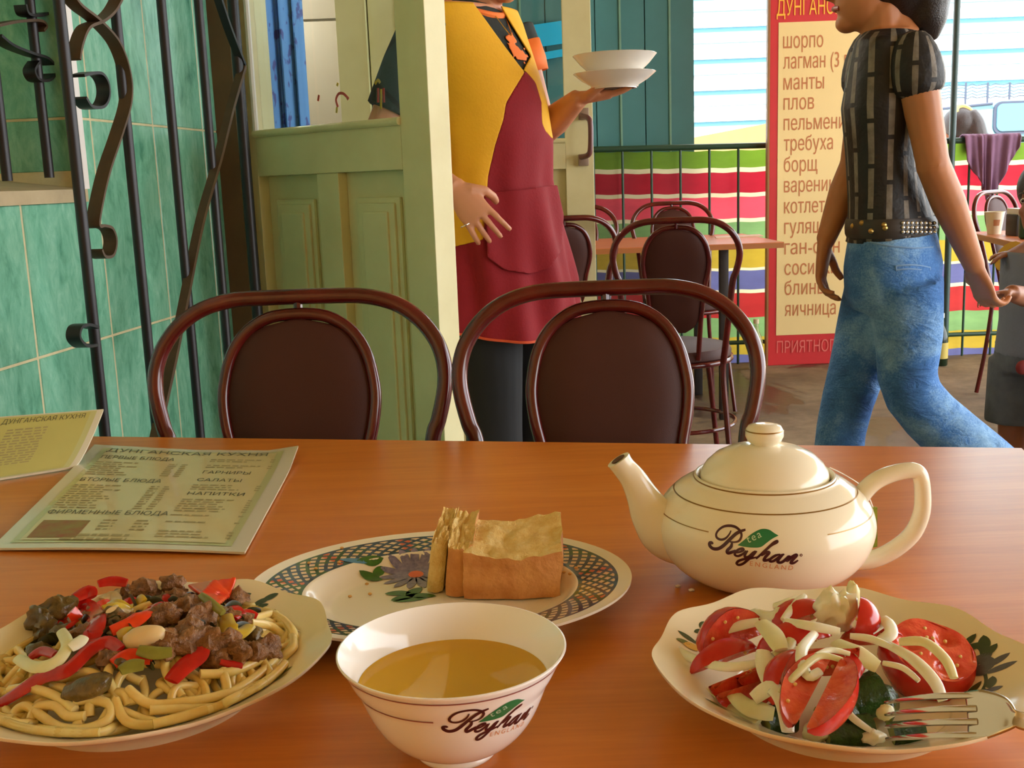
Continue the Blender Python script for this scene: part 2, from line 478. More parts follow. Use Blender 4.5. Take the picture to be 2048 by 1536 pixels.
MB().box((a, YK + 0.02, 0), (b, YK + 0.4, 2.1)).build('body', M_GREYT, root, smooth=False)
for z0, z1 in ((0.1, 1.31), (1.32, 1.76), (1.77, 2.08)):
    MB().box((a + 0.004, YK, z0), (b - 0.006, YK + 0.02, z1), bev=0.003).build('door', M_GREYT, root)
# unseen bulb, added to light the kitchen behind the door glass
root = thing('added_bulb', 'added unseen bulb that lights the kitchen', 'lamp', (-1.3, 4.2, 2.2))
MB().tube([V((-1.3, 4.2, 2.32)), V((-1.3, 4.2, 2.75))], 0.004, 6).build('added_bulb_cord', M_BROWN, root)
t = NT('added_bulb_glow'); t.p.inputs['Emission Color'].default_value = (1, 0.86, 0.66, 1); t.p.inputs['Emission Strength'].default_value = 40
MB().sphere((-1.3, 4.2, 2.24), (0.035, 0.035, 0.045)).build('added_bulb_globe', t.m, root)
MB().tube([V((-1.3, 4.2, 2.28)), V((-1.3, 4.2, 2.33))], 0.016, 12).build('added_bulb_socket', M_BROWN, root)
ld = bpy.data.lights.new('added_bulb_light', 'POINT'); ld.energy = 22; ld.color = (1, 0.9, 0.74); ld.shadow_soft_size = 0.06
lo = bpy.data.objects.new('added_bulb_light', ld); COL.objects.link(lo); lo.parent = root; lo.location = (0, 0, -0.06)

# ---- the two door leaves
M_MARK = mat('red_sticker', (214, 60, 40), 0.5); M_MARKY = mat('yellow_sticker', (226, 176, 40), 0.5)
def leaf(name, hinge, free, width_dir_n, th, label, stile, panels=2, handle=False, hstile=None):
    """panelled half-glazed door leaf from hinge to free edge (2-D points), thickness th along width_dir_n"""
    h = V((hinge[0], hinge[1], 0)); f = V((free[0], free[1], 0)); u = (f - h); W = u.length; u.normalize(); n = V((width_dir_n[0], width_dir_n[1], 0)).normalized()
    hs = hstile or stile
    root = thing(name, label, None, h, kind='structure')
    def bx(nm, a0, a1, z0, z1, o0, o1, m=M_DOOR, par=root, bev=0.002):
        q = MB().box((a0, o0, z0), (a1, o1, z1), bev=bev)
        q.v = [h + u * p.x + n * p.y + ZV * p.z for p in q.v]
        return q.build(nm, m, par, smooth=False)
    ZR0, ZR1 = 1.085, 1.178
    bx('stile', 0, hs, 0.02, 2.15, 0, th); bx('stile', W - stile, W, 0.02, 2.15, 0, th)
    bx('mid_rail', hs, W - stile, ZR0, ZR1, 0.0, th); bx('top_rail', hs, W - stile, 2.05, 2.15, 0.002, th); bx('bottom_rail', hs, W - stile, 0.02, 0.24, 0.002, th)
    q = MB().tube([h + u * hs + n * -0.002 + ZV * (ZR1 + 0.004), h + u * (W - stile) + n * -0.002 + ZV * (ZR1 + 0.004)], 0.0085, 10); q.build('glazing_bead', M_DOOR, root)
    q = MB().tube([h + u * (hs + 0.006) + n * -0.001 + ZV * ZR1, h + u * (hs + 0.006) + n * -0.001 + ZV * 2.05], 0.007, 8); q.build('glazing_bead', M_TRIM, root)
    bx('glass_pane', hs, W - stile, ZR1, 2.05, th * 0.4, th * 0.4 + 0.003, M_GLASS, bev=0)
    iw = W - stile - hs; mw = 0.075
    segs = [(hs, hs + (iw - mw) / 2), (hs + (iw + mw) / 2, W - stile)] if panels == 2 else [(hs, W - stile)]
    if panels == 2: bx('muntin', hs + (iw - mw) / 2, hs + (iw + mw) / 2, 0.24, ZR0, 0.004, th - 0.002)
    for a0, a1 in segs:
        bx('panel', a0, a1, 0.24, ZR0, 0.028, th - 0.012)
        m = 0.035
        bx('panel_moulding', a0 + m, a1 - m, 0.24 + m, ZR0 - m - 0.02, 0.019, 0.03, bev=0.005)
        bx('panel_moulding', a0 + m + 0.012, a1 - m - 0.012, 0.24 + m + 0.012, ZR0 - m - 0.032, 0.013, 0.024, bev=0.004)
        bx('panel_field', a0 + m + 0.03, a1 - m - 0.03, 0.24 + m + 0.03, ZR0 - m - 0.05, 0.008, 0.02, bev=0.005)
    return root, h, u, n, W
H0 = at_y(503, 370, 2.66); F0 = at_y(865, 370, 2.24)
leaf1, lh, lu, ln, LW = leaf('door_1', (H0.x, H0.y), (F0.x, F0.y), (0.668, 0.744), 0.058,
    'cream panelled door leaf with glass top standing open beside the iron grille', 0.086, hstile=0.03)
# small painted marks on the glass of the near leaf, screw holes in the stile
def leafpt(px, py, off):
    c = -(ln.dot(lh + ln * off)); return on_plane(px, py, ln, c)
for pts, m in (([(676, 214), (672, 200), (677, 188), (686, 187), (694, 194)], M_MARK), ([(673, 226), (674, 214)], M_MARKY), ([(756, 205), (756, 176)], M_MARK), ([(768, 205), (767, 176)], M_MARK),
               ([(762, 218), (762, 178)], M_MARKY), ([(750, 168), (756, 160), (760, 166)], M_MARKY), ([(636, 202), (638, 190)], M_MARK), ([(674, 172), (676, 166)], M_MARKY), ([(694, 199), (697, 194)], M_MARK)):
    w3 = [leafpt(x, y, 0.0215) for x, y in pts]
    MB().ribbon(crom(w3, 4) if len(w3) > 2 else w3, ln, 0.0006, 0.006).build('painted_mark', m, leaf1)
M_DARK = mat('dark_hole', (40, 34, 24), 0.8)
for x, y in ((808, 33), (829, 285), (822, 463), (801, 268)):
    c = leafpt(x, y, -0.0005); MB().sphere(c, 0.0035, 8, 6).build('screw_head', M_DARK, leaf1)
H1 = WP(DOOR1 - 0.01, 0, 0.035); F1 = at_y(1187, 300, 3.92)
leaf2, l2h, l2u, l2n, L2W = leaf('door_2', (H1.x, H1.y), (F1.x, F1.y), (0.02, 1), 0.05,
    'cream panelled door leaf with a brown pull handle behind the waitress', 0.098, panels=2)
M_HANDLE = mat('brown_handle', (104, 62, 60), 0.35)
hp = crom([at_y(1162, 232, 3.90), at_y(1176, 236, 3.86), at_y(1181, 250, 3.85), at_y(1181, 295, 3.85), at_y(1176, 310, 3.86), at_y(1162, 314, 3.90)], 6)
ho = MB().tube(hp, 0.0095, 10).build('handle', M_HANDLE, leaf2)
for y in (228, 320):
    p = at_y(1167, y, 3.915); MB().box(p - V((0.018, 0.012, 0.02)), p + V((0.018, 0.006, 0.02)), bev=0.003).build('handle_plate', mat('worn_steel', (150, 130, 110), 0.5, 0.6), ho)

# ---- iron grille folded open against the tiled wall
GC = 0.85
def GP(px, py, off=0.0):
    n = V((1, -0.1245, 0)); return on_plane(px, py, n, GC) + NW * off
def gate_pt(d, z, off=0.0): return V((-GC + 0.1245 * d, d, z)) + NW * off
M_IRON = mat('black_iron', (34, 30, 34), 0.42, 0.25, var=0.3, vscale=20)
M_IRONB = mat('brown_iron', (84, 60, 36), 0.55, 0.15, var=0.35, vscale=25)
gate = thing('iron_grille', 'black wrought iron grille with scrolls folded against the green tiles', 'grille', gate_pt(2.0, 0.0))
for px in (160, 268, 358, 430, 497):
    a = GP(px, 400); q = MB(); top = V((a.x, a.y, 2.3)); bot = V((a.x, a.y, 0.04))
    q.tube([bot, top], 0.0088 if px != 497 else 0.012, 10); q.build('bar', M_IRON, gate)
for z in (0.06, 2.26):
    MB().ribbon([gate_pt(GP(150, 400).y, z, 0), gate_pt(GP(505, 400).y, z, 0)], NW, 0.03, 0.008).build('cross_bar', M_IRON, gate)
def scroll(pts, m, w=0.022, th=0.0045, closed=False, nm='scroll', off=0.006, par=None, pt=None):
    p = [(pt or GP)(x, y, off) for x, y in pts]; p = crom([V((a.x, a.y, a.z)) for a in p], 6, closed)
    if closed: p = p + [p[0]]
    MB().ribbon(p, NW, w, th).build(nm, m, par or gate)
scroll([(110, -40), (140, 8), (182, 42), (222, 88), (243, 150), (244, 205), (226, 268), (200, 345), (182, 425), (180, 452), (190, 452), (206, 458), (214, 482), (208, 510), (192, 514), (184, 500)], M_IRONB)
scroll([(235, -20), (214, 20), (190, 42), (160, 56), (145, 90), (140, 120)], M_IRONB)
scroll([(148, 152), (168, 147), (186, 149), (198, 168), (199, 195), (188, 214), (165, 214), (152, 196)], M_IRON)
scroll([(176, 690), (155, 692), (140, 676), (143, 656), (158, 650), (178, 655)], M_IRON)
scroll([(412, -60), (448, 50), (480, 132)], M_IRON, 0.016, 0.008, nm='diagonal_bar')
scroll([(480, 132), (455, 218), (430, 318), (395, 440), (366, 580), (338, 720), (302, 880)], M_IRONB, 0.016, 0.009, nm='diagonal_bar')
# bars standing on the ledge of the opening
def RP(px, py, off=0.0): return on_plane(px, py, V((1, -0.1245, 0)), 1.03) + NW * off
rg = thing('window_grille', 'dark iron window bars standing on the ledge of the tiled opening', 'grille', RP(60, 350))
for px, py in ((14, 352), (98, 346)):
    a = RP(px, py); MB().tube([a - ZV * 0.008, V((a.x, a.y, 2.2))], 0.0085, 10).build('bar', M_IRON, rg)
scroll([(-20, 52), (20, 44), (62, 42), (76, 52), (70, 62)], M_IRONB, par=rg, pt=RP)
scroll([(-16, 72), (10, 92), (50, 108), (80, 118), (96, 140), (84, 160), (62, 160), (52, 142), (62, 124)], M_IRON, par=rg, pt=RP)
scroll([(34, 10), (40, 28), (62, 32), (86, 24), (86, 4), (70, -8)], M_IRON, par=rg, pt=RP)

# ---- teal plank wall, fence with striped cloth, pole
M_TEAL = mat('teal_paint', (64, 128, 134), 0.6, var=0.16, vscale=3, bump=0.1, bscale=30)
M_TEALB = mat('teal_batten', (110, 160, 142), 0.6, var=0.2)
YT = 6.30
teal = thing('plank_wall', 'teal painted plank wall behind the striped cloth', 'wall', V((0.3, YT, 0)))
x1 = at_y(1389, 200, YT).x; pw = 0.1365; k = 0
while x1 - (k + 1) * pw > -0.65:
    a = x1 - (k + 1) * pw; d = 0.004 * (k % 2)
    MB().box((a + 0.002, YT - d, 0.0), (a + pw - 0.002, YT + 0.025, 2.74), bev=0.003).build('plank', M_TEAL, teal, smooth=False)
    if k % 2 == 0: MB().box((a - 0.006, YT - 0.012, 0.0), (a + 0.006, YT - 0.004, 2.74), bev=0.002).build('batten', M_TEALB, teal, smooth=False)
    k += 1
MB().box((-0.7, YT + 0.026, 0.0), (x1 - 0.01, YT + 0.07, 2.74)).build('backing', M_TEAL, teal, smooth=False)
bl = thing('reflection_strips', 'blue strips standing in for the sky reflection in the far door glass', 'sheet', V((0.15, 6.2, 1.6)))  # sky reflection in the far door glass, built as coloured strips behind it
t = NT('reflection_blue'); t.col(srgb(40, 190, 245)); t.set(Roughness=0.25); t.p.inputs['Emission Color'].default_value = srgb(40, 190, 245); t.p.inputs['Emission Strength'].default_value = 0.0
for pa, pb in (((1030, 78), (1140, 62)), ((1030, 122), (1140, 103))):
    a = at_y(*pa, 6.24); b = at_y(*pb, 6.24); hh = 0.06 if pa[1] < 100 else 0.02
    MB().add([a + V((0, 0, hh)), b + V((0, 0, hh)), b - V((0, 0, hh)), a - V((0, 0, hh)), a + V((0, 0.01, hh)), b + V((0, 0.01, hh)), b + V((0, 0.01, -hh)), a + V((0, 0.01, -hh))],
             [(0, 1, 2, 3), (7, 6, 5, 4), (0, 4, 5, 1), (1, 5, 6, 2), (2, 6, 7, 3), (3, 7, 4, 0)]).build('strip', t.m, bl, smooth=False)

YF = 6.02
M_GREENB = mat('green_fence_paint', (28, 66, 44), 0.5, var=0.2)
fence = thing('railing', 'dark green metal railing along the terrace edge', 'railing', V((1.6, YF, 0)))
XF0, XF1 = -0.3, 3.7
def ztop(x): return 1.195 - 0.012 * (x - 0.4)
MB().tube([V((XF0, YF, ztop(XF0))), V((XF1, YF, ztop(XF1)))], 0.016, 10).build('top_rail', M_GREENB, fence)
MB().tube([V((XF0, YF, 0.12)), V((XF1, YF, 0.12))], 0.012, 8).build('bottom_rail', M_GREENB, fence)
x = at_y(1247, 400, YF).x - 0.156 * 5
while x < XF1:
    if x > XF0: MB().tube([V((x, YF, 0.0)), V((x, YF, ztop(x)))], 0.007, 8).build('baluster', M_GREENB, fence)
    x += 0.1556
pq = at_y(1900, 400, YF - 0.02)
MB().tube([V((pq.x, pq.y, 0)), V((pq.x, pq.y, 2.75))], 0.0175, 14).build('canopy_pole', mat('pole_paint', (44, 72, 70), 0.45), None,
    'dark green canopy pole rising from the railing', 'pole')
def cloth_mat(name, rgb):
    t = NT(name); c = srgb(*rgb); v = t.coord('Object', (1, 1, 3))
    f = t.noise(v, 3, 5, 0.65); cc = t.ramp(f, [(0.25, tuple(x * 0.72 for x in c[:3]) + (1,)), (0.7, c)])
    t.col(cc); t.set(Roughness=0.75)
    tl = t.node('ShaderNodeBsdfTranslucent'); t.link(cc, tl.inputs['Color'])
    mx = t.node('ShaderNodeMixShader'); mx.inputs[0].default_value = 0.5
    t.link(t.p.outputs[0], mx.inputs[1]); t.link(tl.outputs[0], mx.inputs[2]); t.link(mx.outputs[0], t.out.inputs['Surface'])
    return t.m
CB = {'g': cloth_mat('cloth_green', (116, 150, 46)), 'c': cloth_mat('cloth_cream', (236, 222, 180)), 'r': cloth_mat('cloth_red', (184, 38, 54)), 'p': cloth_mat('cloth_pink', (236, 84, 100)),
      'G': cloth_mat('cloth_sage', (132, 170, 106)), 'y': cloth_mat('cloth_yellow', (196, 164, 56)), 'b': cloth_mat('cloth_violet', (104, 104, 150)), 'd': cloth_mat('cloth_brick', (186, 52, 50))}
bands = [(1.178, 1.087, 'g'), (1.087, 1.062, 'c'), (1.062, 0.952, 'r'), (0.952, 0.930, 'c'), (0.930, 0.815, 'p'), (0.815, 0.794, 'c'), (0.794, 0.66, 'G'), (0.66, 0.545, 'y'), (0.545, 0.53, 'c'),
         (0.53, 0.425, 'b'), (0.425, 0.405, 'c'), (0.405, 0.27, 'd'), (0.27, 0.16, 'G'), (0.16, 0.06, 'y'), (0.06, 0.012, 'b')]
cl = thing('striped_cloth', 'striped green red pink and yellow cloth tied behind the railing', 'cloth', V((1.6, YF + 0.04, 0)))
def cz(x, z):
    return V((x, YF + 0.035 + 0.008 * math.sin(x * 20.2) + 0.006 * math.sin(x * 7 + z * 5), z - 0.012 * (x - 0.4) + 0.005 * math.sin(x * 3.1 + 1) - 0.002 * math.cos((x - 0.1) * 40.4)))
for z1, z0, k in bands:
    q = MB().grid(lambda u, v: cz(XF0 + (XF1 - XF0) * u, z0 + (z1 - z0) * v), 160, 3); q.build('stripe', CB[k], cl, fix=False)

# ---- menu signboard
YS = 5.93
sx0 = at_y(1538, 400, YS).x; sx1 = at_y(1838, 400, YS).x; ST = 2.24
M_SRED = mat('sign_red', (206, 32, 36), 0.5, var=0.06); M_SCREAM = mat('sign_cream', (240, 214, 150), 0.55, var=0.05, vscale=2)
M_STXT = mat('sign_brown_lettering', (190, 116, 66), 0.6); M_SYEL = mat('sign_yellow_lettering', (250, 190, 50), 0.5); M_SPINK = mat('sign_pale_lettering', (222, 110, 100), 0.6)
sign = thing('menu_signboard', 'tall red and cream menu signboard standing by the railing', 'sign', V(((sx0 + sx1) / 2, YS, 0)))
MB().box((sx0, YS, 0.0), (sx1, YS + 0.03, ST), bev=0.003).build('board', M_SRED, sign, smooth=False)
MB().box((sx0 - 0.012, YS - 0.006, 0.0), (sx0, YS + 0.034, ST), bev=0.002).build('edge_strip', mat('wood_edge', (150, 104, 52), 0.6), sign, smooth=False)
zc1 = at_y(1620, 43, YS).z; zc0 = at_y(1600, 669, YS).z; cx0 = at_y(1555, 300, YS).x
MB().box((cx0, YS - 0.003, zc0), (sx1 - 0.05, YS + 0.001, zc1)).build('panel', M_SCREAM, sign, smooth=False)
def sign_text(body, px, py, wpx, hpx, m, ref=None, sp=1.0, bold=0.0):
    """lettering whose reference string 'ref' spans wpx, cap/x height scaled to hpx"""
    q = text_mb(ref or body, 1.0, spacing=sp); wx = max(p.x for p in q.v) - min(p.x for p in q.v)
    a = at_y(px, py, YS); b = at_y(px + wpx, py, YS); sxx = (b.x - a.x) / wx; syy = hpx * YS / FPX * 1.0
    q = text_mb(body, 1.0, spacing=sp, bold=bold); x0 = min(p.x for p in q.v)
    zt = a.z
    q.v = [V((a.x + (p.x - x0) * sxx, YS - 0.0042 - 0.0006 * l, zt + p.y * syy)) for p, l in zip(q.v, q.lay)]
    q.build('lettering', m, sign, smooth=False, fix=False)
for body, ref, y, wpx in (('шорпо', 'шорпо', 97, 80), ('лагман (3 вида)', 'лагман', 138, 84), ('манты', 'манты', 180, 81), ('плов', 'плов', 220, 61), ('пельмени', 'пельмени', 261, 122), ('требуха', 'требуха', 302, 98),
                    ('борщ', 'борщ', 344, 67), ('вареники', 'вареники', 385, 116), ('котлеты', 'котлеты', 427, 98), ('гуляш', 'гуляш', 468, 76), ('ган-фан', 'ган', 509, 44), ('сосиски', 'сос', 550, 44), ('блины', 'блин', 590, 62), ('яичница', 'яични', 632, 72)):
    sign_text(body, 1566 + (y - 97) * 0.006, y, wpx, 41, M_STXT, ref, bold=0.012)
sign_text('ДУНГАНСКАЯ', 1553, 32, 147, 42, M_SYEL, 'ДУНГАНСКА')
sign_text('ПРИЯТНОГО АППЕТИТА', 1553, 706, 86, 34, M_SPINK, 'ПРИЯТН')

# ---- street beyond the railing
M_WHITE = mat('white_siding', (222, 228, 230), 0.6); M_PALE = mat('pale_blue_siding', (92, 142, 160), 0.6)
house = thing('shuttered_house', 'white building with wide horizontal boards across the street', 'building', V((6, 15, 0)))
YH = 15.0
for i in range(30):
    z0 = 0.3 + i * 0.2
    q = MB(); q.add([V((-3, YH - 0.05, z0)), V((16, YH - 0.05, z0)), V((16, YH + 0.02, z0 + 0.2)), V((-3, YH + 0.02, z0 + 0.2)), V((-3, YH + 0.06, z0)), V((16, YH + 0.06, z0)), V((16, YH + 0.06, z0 + 0.2)), V((-3, YH + 0.06, z0 + 0.2))],
                    [(0, 1, 2, 3), (4, 7, 6, 5), (0, 4, 5, 1), (3, 2, 6, 7), (0, 3, 7, 4), (1, 5, 6, 2)])
    q.build('siding_board', M_WHITE if i % 2 else M_PALE, house, smooth=False)
MB().box((-3, YH + 0.06, 0), (16, YH + 0.3, 6.5)).build('wall', M_WHITE, house, smooth=False)
lw = MB(); a = at_y(1380, 292, 11.5); b = at_y(1560, 240, 11.5)
MB().prism([V((a.x - 1.2, 11.5, 0)), V((b.x + 0.6, 11.5, 0)), V((b.x + 0.6, 11.5, b.z + 0.08)), V((a.x - 1.2, 11.5, a.z - 0.1))], V((0, 0.2, 0))).build('low_wall', mat('sand_plaster', (128, 100, 58), 0.9, var=0.1), None,
    'sand coloured sloping wall beyond the railing', 'wall', smooth=False)
# wire fence of the far yard
wf = thing('wire_fence', 'thin wire fence on posts in front of the white building', 'fence', V((5.5, 12.5, 0)))
M_WIRE = mat('blue_grey_wire', (40, 48, 66), 0.6)
YW = 12.5
for px in (1780, 1855, 1932, 1976, 2020, 2064):
    p = at_y(px, 165, YW); MB().tube([V((p.x, YW, 0)), V((p.x, YW, p.z))], 0.012, 8).build('post', M_WIRE, wf)
for y in (171, 177, 184, 190, 196):
    a = at_y(1750, y + 5, YW); b = at_y(2120, y - 6, YW)
    pts = [a.lerp(b, i / 40) + V((0, 0, 0.012 * math.sin(i * 2.4 + y))) for i in range(41)]
    MB().tube(pts, 0.004, 5).build('wire', M_WIRE, wf)
# parked van
M_VAN = mat('pale_van_paint', (104, 150, 164), 0.35); M_VANG = mat('van_window', (62, 116, 140), 0.15); M_RUB = mat('rubber', (24, 24, 26), 0.7)
van = thing('parked_van', 'pale blue van parked behind the striped cloth', 'van', V((5.3, 10.6, 0)))
vx0 = at_y(1850, 250, 9.8).x; zt0 = at_y(1870, 212, 9.8).z; vx1 = vx0 + 3.6
prof = [(vx0, 0.45), (vx0 - 0.05, 0.9), (vx0 + 0.05, zt0 - 0.16), (vx0 + 0.25, zt0 - 0.02), (vx0 + 1.0, zt0 + 0.06), (vx1 - 0.3, zt0 + 0.06), (vx1, zt0 - 0.2), (vx1, 0.45)]
MB().prism([V((x, 9.8, z)) for x, z in prof], V((0, 1.7, 0))).build('body', M_VAN, van, smooth=False)
wx = at_y(1992, 232, 9.79).x; wz1 = at_y(2020, 207, 9.79).z; wz0 = at_y(2020, 262, 9.79).z
def rrect(x0, x1, z0, z1, r, y, n=5):
    pts = []
    for cx, cz_, a0 in ((x1 - r, z1 - r, 0), (x0 + r, z1 - r, 90), (x0 + r, z0 + r, 180), (x1 - r, z0 + r, 270)):
        for k in range(n + 1):
            w = R(a0 + 90 * k / n); pts.append(V((cx + r * math.cos(w), y, cz_ + r * math.sin(w))))
    return pts
MB().prism(rrect(wx - 0.025, wx + 0.625, wz0 - 0.025, wz1 + 0.02, 0.07, 9.775), V((0, 0.025, 0))).build('window_seal', M_WIRE, van, smooth=False)
MB().prism(rrect(wx, wx + 0.6, wz0, wz1, 0.05, 9.765), V((0, 0.012, 0))).build('window', M_VANG, van, smooth=False)
MB().box((vx0 + 0.2, 9.77, wz0 - 0.12), (vx1 - 0.1, 9.8, wz0 - 0.1), bev=0.004).build('trim_strip', M_WIRE, van)
a = at_y(1870, 219, 9.78); b = at_y(1985, 207, 9.78); MB().tube([a, b], 0.012, 6).build('roof_gutter', M_WIRE, van)
for dx in (0.7, 2.9):
    M2 = Matrix.Translation((vx0 + dx, 9.8, 0.32)) @ Matrix.Rotation(R(90), 4, 'X')
    q = MB(); q.merge(MB().lathe([(0, -0.1), (0.2, -0.1), (0.31, -0.09), (0.33, 0), (0.31, 0.09), (0, 0.09)], 28), M2); q.build('wheel', M_RUB, van)
# ================================================================== FURNITURE
TZ = 0.75
def wood_mat(name, c1, c2, c3, rough):
    t = NT(name); v = t.coord('Object', (1.2, 16, 1)); v2 = t.coord('Object', (5, 90, 1))
    a = t.noise(v, 2.2, 6, 0.6, 0.8); b = t.noise(v2, 3, 5, 0.6)
    f = t.math('MULTIPLY_ADD', b, 0.35, t.math('MULTIPLY', a, 0.65))
    t.col(t.ramp(f, [(0.33, srgb(*c1)), (0.5, srgb(*c2)), (0.66, srgb(*c3))]))
    t.set(Roughness=rough); t.p.inputs['Specular IOR Level'].default_value = 0.38
    t.bump(b, 0.03, 0.001); return t.m
M_WOOD = wood_mat('orange_wood_laminate', (196, 112, 40), (208, 124, 46), (218, 136, 56), 0.30)
M_EDGE = mat('laminate_edge', (170, 104, 54), 0.45)
M_LEGD = mat('dark_table_leg', (40, 34, 32), 0.45, 0.3)
tl = on_z(200, 873, TZ); tr = on_z(2043, 896, TZ)
te = (tr - tl).normalized(); tn = V((te.y, -te.x, 0))           # along the far edge / towards the viewer
if tn.y > 0: tn = -tn
A_ = tl - te * 0.14; B_ = tr; C_ = tr + tn * 1.02; D_ = A_ + tn * 1.02
table = thing('dining_table', 'orange wood laminate dining table set with food', 'table', V(((A_.x + C_.x) / 2, (A_.y + C_.y) / 2, 0)))
def slab(poly, z0, z1, bev=0.0): 
    q = MB(); n = len(poly)
    return q.prism([V((p.x, p.y, z0)) for p in poly], V((0, 0, z1 - z0)))
slab([A_, B_, C_, D_], TZ - 0.0015, TZ).build('top_laminate', M_WOOD, table, smooth=False)
slab([A_, B_, C_, D_], TZ - 0.026, TZ - 0.0015).build('table_board', M_EDGE, table, smooth=False)
for s, w in ((0.08, 0.08), (0.92, 0.08), (0.08, 0.92), (0.92, 0.92)):
    p = A_.lerp(B_, s) + tn * (1.02 * w)
    MB().box((p.x - 0.02, p.y - 0.02, 0), (p.x + 0.02, p.y + 0.02, TZ - 0.026), bev=0.003).build('leg', M_LEGD, table)
for s0, w0, s1, w1 in ((0.08, 0.08, 0.92, 0.08), (0.08, 0.92, 0.92, 0.92), (0.08, 0.08, 0.08, 0.92), (0.92, 0.08, 0.92, 0.92)):
    a = A_.lerp(B_, s0) + tn * (1.02 * w0); b = A_.lerp(B_, s1) + tn * (1.02 * w1)
    MB().ribbon([V((a.x, a.y, TZ - 0.05)), V((b.x, b.y, TZ - 0.05))], ZV, 0.046, 0.02).build('frame_rail', M_LEGD, table, smooth=False)

# ---- chairs
def hoop_mat():
    t = NT('mahogany_lacquer'); v = t.coord('Object', (3, 3, 3))
    a = t.noise(v, 4, 4, 0.6); t.col(t.ramp(a, [(0.3, srgb(66, 14, 14)), (0.7, srgb(98, 26, 22))]))
    t.set(Roughness=0.16); t.p.inputs['Coat Weight'].default_value = 0.2; t.p.inputs['Coat Roughness'].default_value = 0.08; return t.m
M_HOOP = hoop_mat()
M_PAD = mat('brown_leatherette', (70, 38, 30), 0.52, spec=0.22, var=0.12, vscale=10, bump=0.12, bscale=900)
HO = [(0.150, 0.46), (0.163, 0.60), (0.173, 0.715), (0.182, 0.745), (0.1895, 0.775), (0.1925, 0.80), (0.1895, 0.825), (0.179, 0.85), (0.158, 0.875), (0.128, 0.894), (0.09, 0.904), (0.045, 0.906)]
HI = [(0.072, 0.47), (0.078, 0.60), (0.088, 0.70), (0.097, 0.745), (0.1005, 0.775), (0.0985, 0.80), (0.090, 0.832), (0.073, 0.859), (0.048, 0.877), (0.02, 0.884)]
HO = [(x, z if z < 0.5 else z + 0.010 * (z - 0.46) / 0.446) for x, z in HO]; HI = [(x, z if z < 0.5 else z + 0.010 * (z - 0.46) / 0.446) for x, z in HI]
def backy(z): return -0.185 - 0.10 * max(0, z - 0.46) / 0.45
def make_chair(label):
    r = thing('cafe_chair', label, 'chair', (0, 0, 0), 'bentwood style cafe chairs')
    def mirror(P): return [(x, z) for x, z in P] + [(-x, z) for x, z in reversed(P)]
    pts = crom([V((x, backy(z), z)) for x, z in mirror(HO)], 5); MB().tube(pts, 0.0104, 12).build('back_hoop', M_HOOP, r)
    pts = crom([V((x, backy(z) + 0.004, z)) for x, z in mirror(HI)], 5); MB().tube(pts, 0.0082, 12).build('inner_hoop', M_HOOP, r)
    MB().tube([V((0, backy(0.9), 0.892)), V((0, backy(0.91), 0.912))], 0.006, 8).build('hoop_joint', M_HOOP, r)
    # padded balloon back, slightly domed on both sides
    tabx = [(z, x) for x, z in HI]; tabx = [(0.56, 0.03), (0.575, 0.055), (0.60, 0.0705)] + [(z, x - 0.0065) for z, x in tabx if z > 0.61 and z < 0.868] + [(0.877, 0.050), (0.8845, 0.030), (0.888, 0.006)]
    for_side = []
    def pad(sgn):
        def fn(u, v):
            z = 0.56 + (0.888 - 0.56) * v; hw = lerp_tab(tabx, z); x = hw * (2 * u - 1)
            k = (1 - (2 * u - 1) ** 4) * max(0, 1 - (2 * v - 1) ** 6)
            return V((x, backy(z) + 0.004 + sgn * (0.002 + 0.013 * k), z))
        return fn
    q = MB(); q.grid(pad(1), 25, 40); q.grid(pad(-1), 25, 40); q.build('backrest_pad', M_PAD, r, fix=True)
    MB().lathe([(0, 0.455), (0.185, 0.455), (0.192, 0.462), (0.193, 0.478), (0.185, 0.492), (0.13, 0.503), (0, 0.507)], 40).build('seat', M_PAD, r)
    MB().tube([V((0.19 * math.cos(2 * PI * i / 40), 0.19 * math.sin(2 * PI * i / 40), 0.449)) for i in range(40)], 0.0095, 10, closed=True).build('seat_ring', M_HOOP, r)
    for s in (-1, 1):
        MB().tube(crom([V((s * 0.150, backy(0.46), 0.465)), V((s * 0.150, -0.186, 0.40)), V((s * 0.166, -0.20, 0.2)), V((s * 0.182, -0.225, 0.006))], 5), 0.0096, 10).build('leg', M_HOOP, r)
        MB().tube(crom([V((s * 0.115, 0.15, 0.45)), V((s * 0.13, 0.165, 0.38)), V((s * 0.15, 0.185, 0.2)), V((s * 0.17, 0.205, 0.006))], 5), 0.0096, 10).build('leg', M_HOOP, r)
    MB().tube([V((0.205 * math.cos(2 * PI * i / 40), -0.005 + 0.205 * math.sin(2 * PI * i / 40), 0.235)) for i in range(40)], 0.007, 8, closed=True).build('stretcher_ring', M_HOOP, r)
    return r
def hoop_to(px, py, y, rot):
    """root location that puts the top of the hoop at this photo point and distance"""
    p = at_y(px, py, y); b = V((0, backy(0.906), 0)); b.rotate(Matrix.Rotation(rot, 3, 'Z')); return V((p.x - b.x, p.y - b.y, 0))
c1 = make_chair('brown padded hoop-back chair tucked under the table beside the grille')
rt = PI + R(-2); c1.location = hoop_to(594, 585, 1.45, rt); c1.rotation_euler = (0, 0, rt)
rt = PI + R(1); dup(c1, hoop_to(1211, 580, 1.415, rt), rt, 'brown padded hoop-back chair tucked under the table behind the teapot')
rt = R(-6); dup(c1, hoop_to(1352, 456, 3.36, rt), rt, 'brown hoop-back chair seen from behind before the far table')
rt = PI + R(4); dup(c1, hoop_to(1343, 418, 5.25, rt), rt, 'brown hoop-back chair facing out behind the far table')
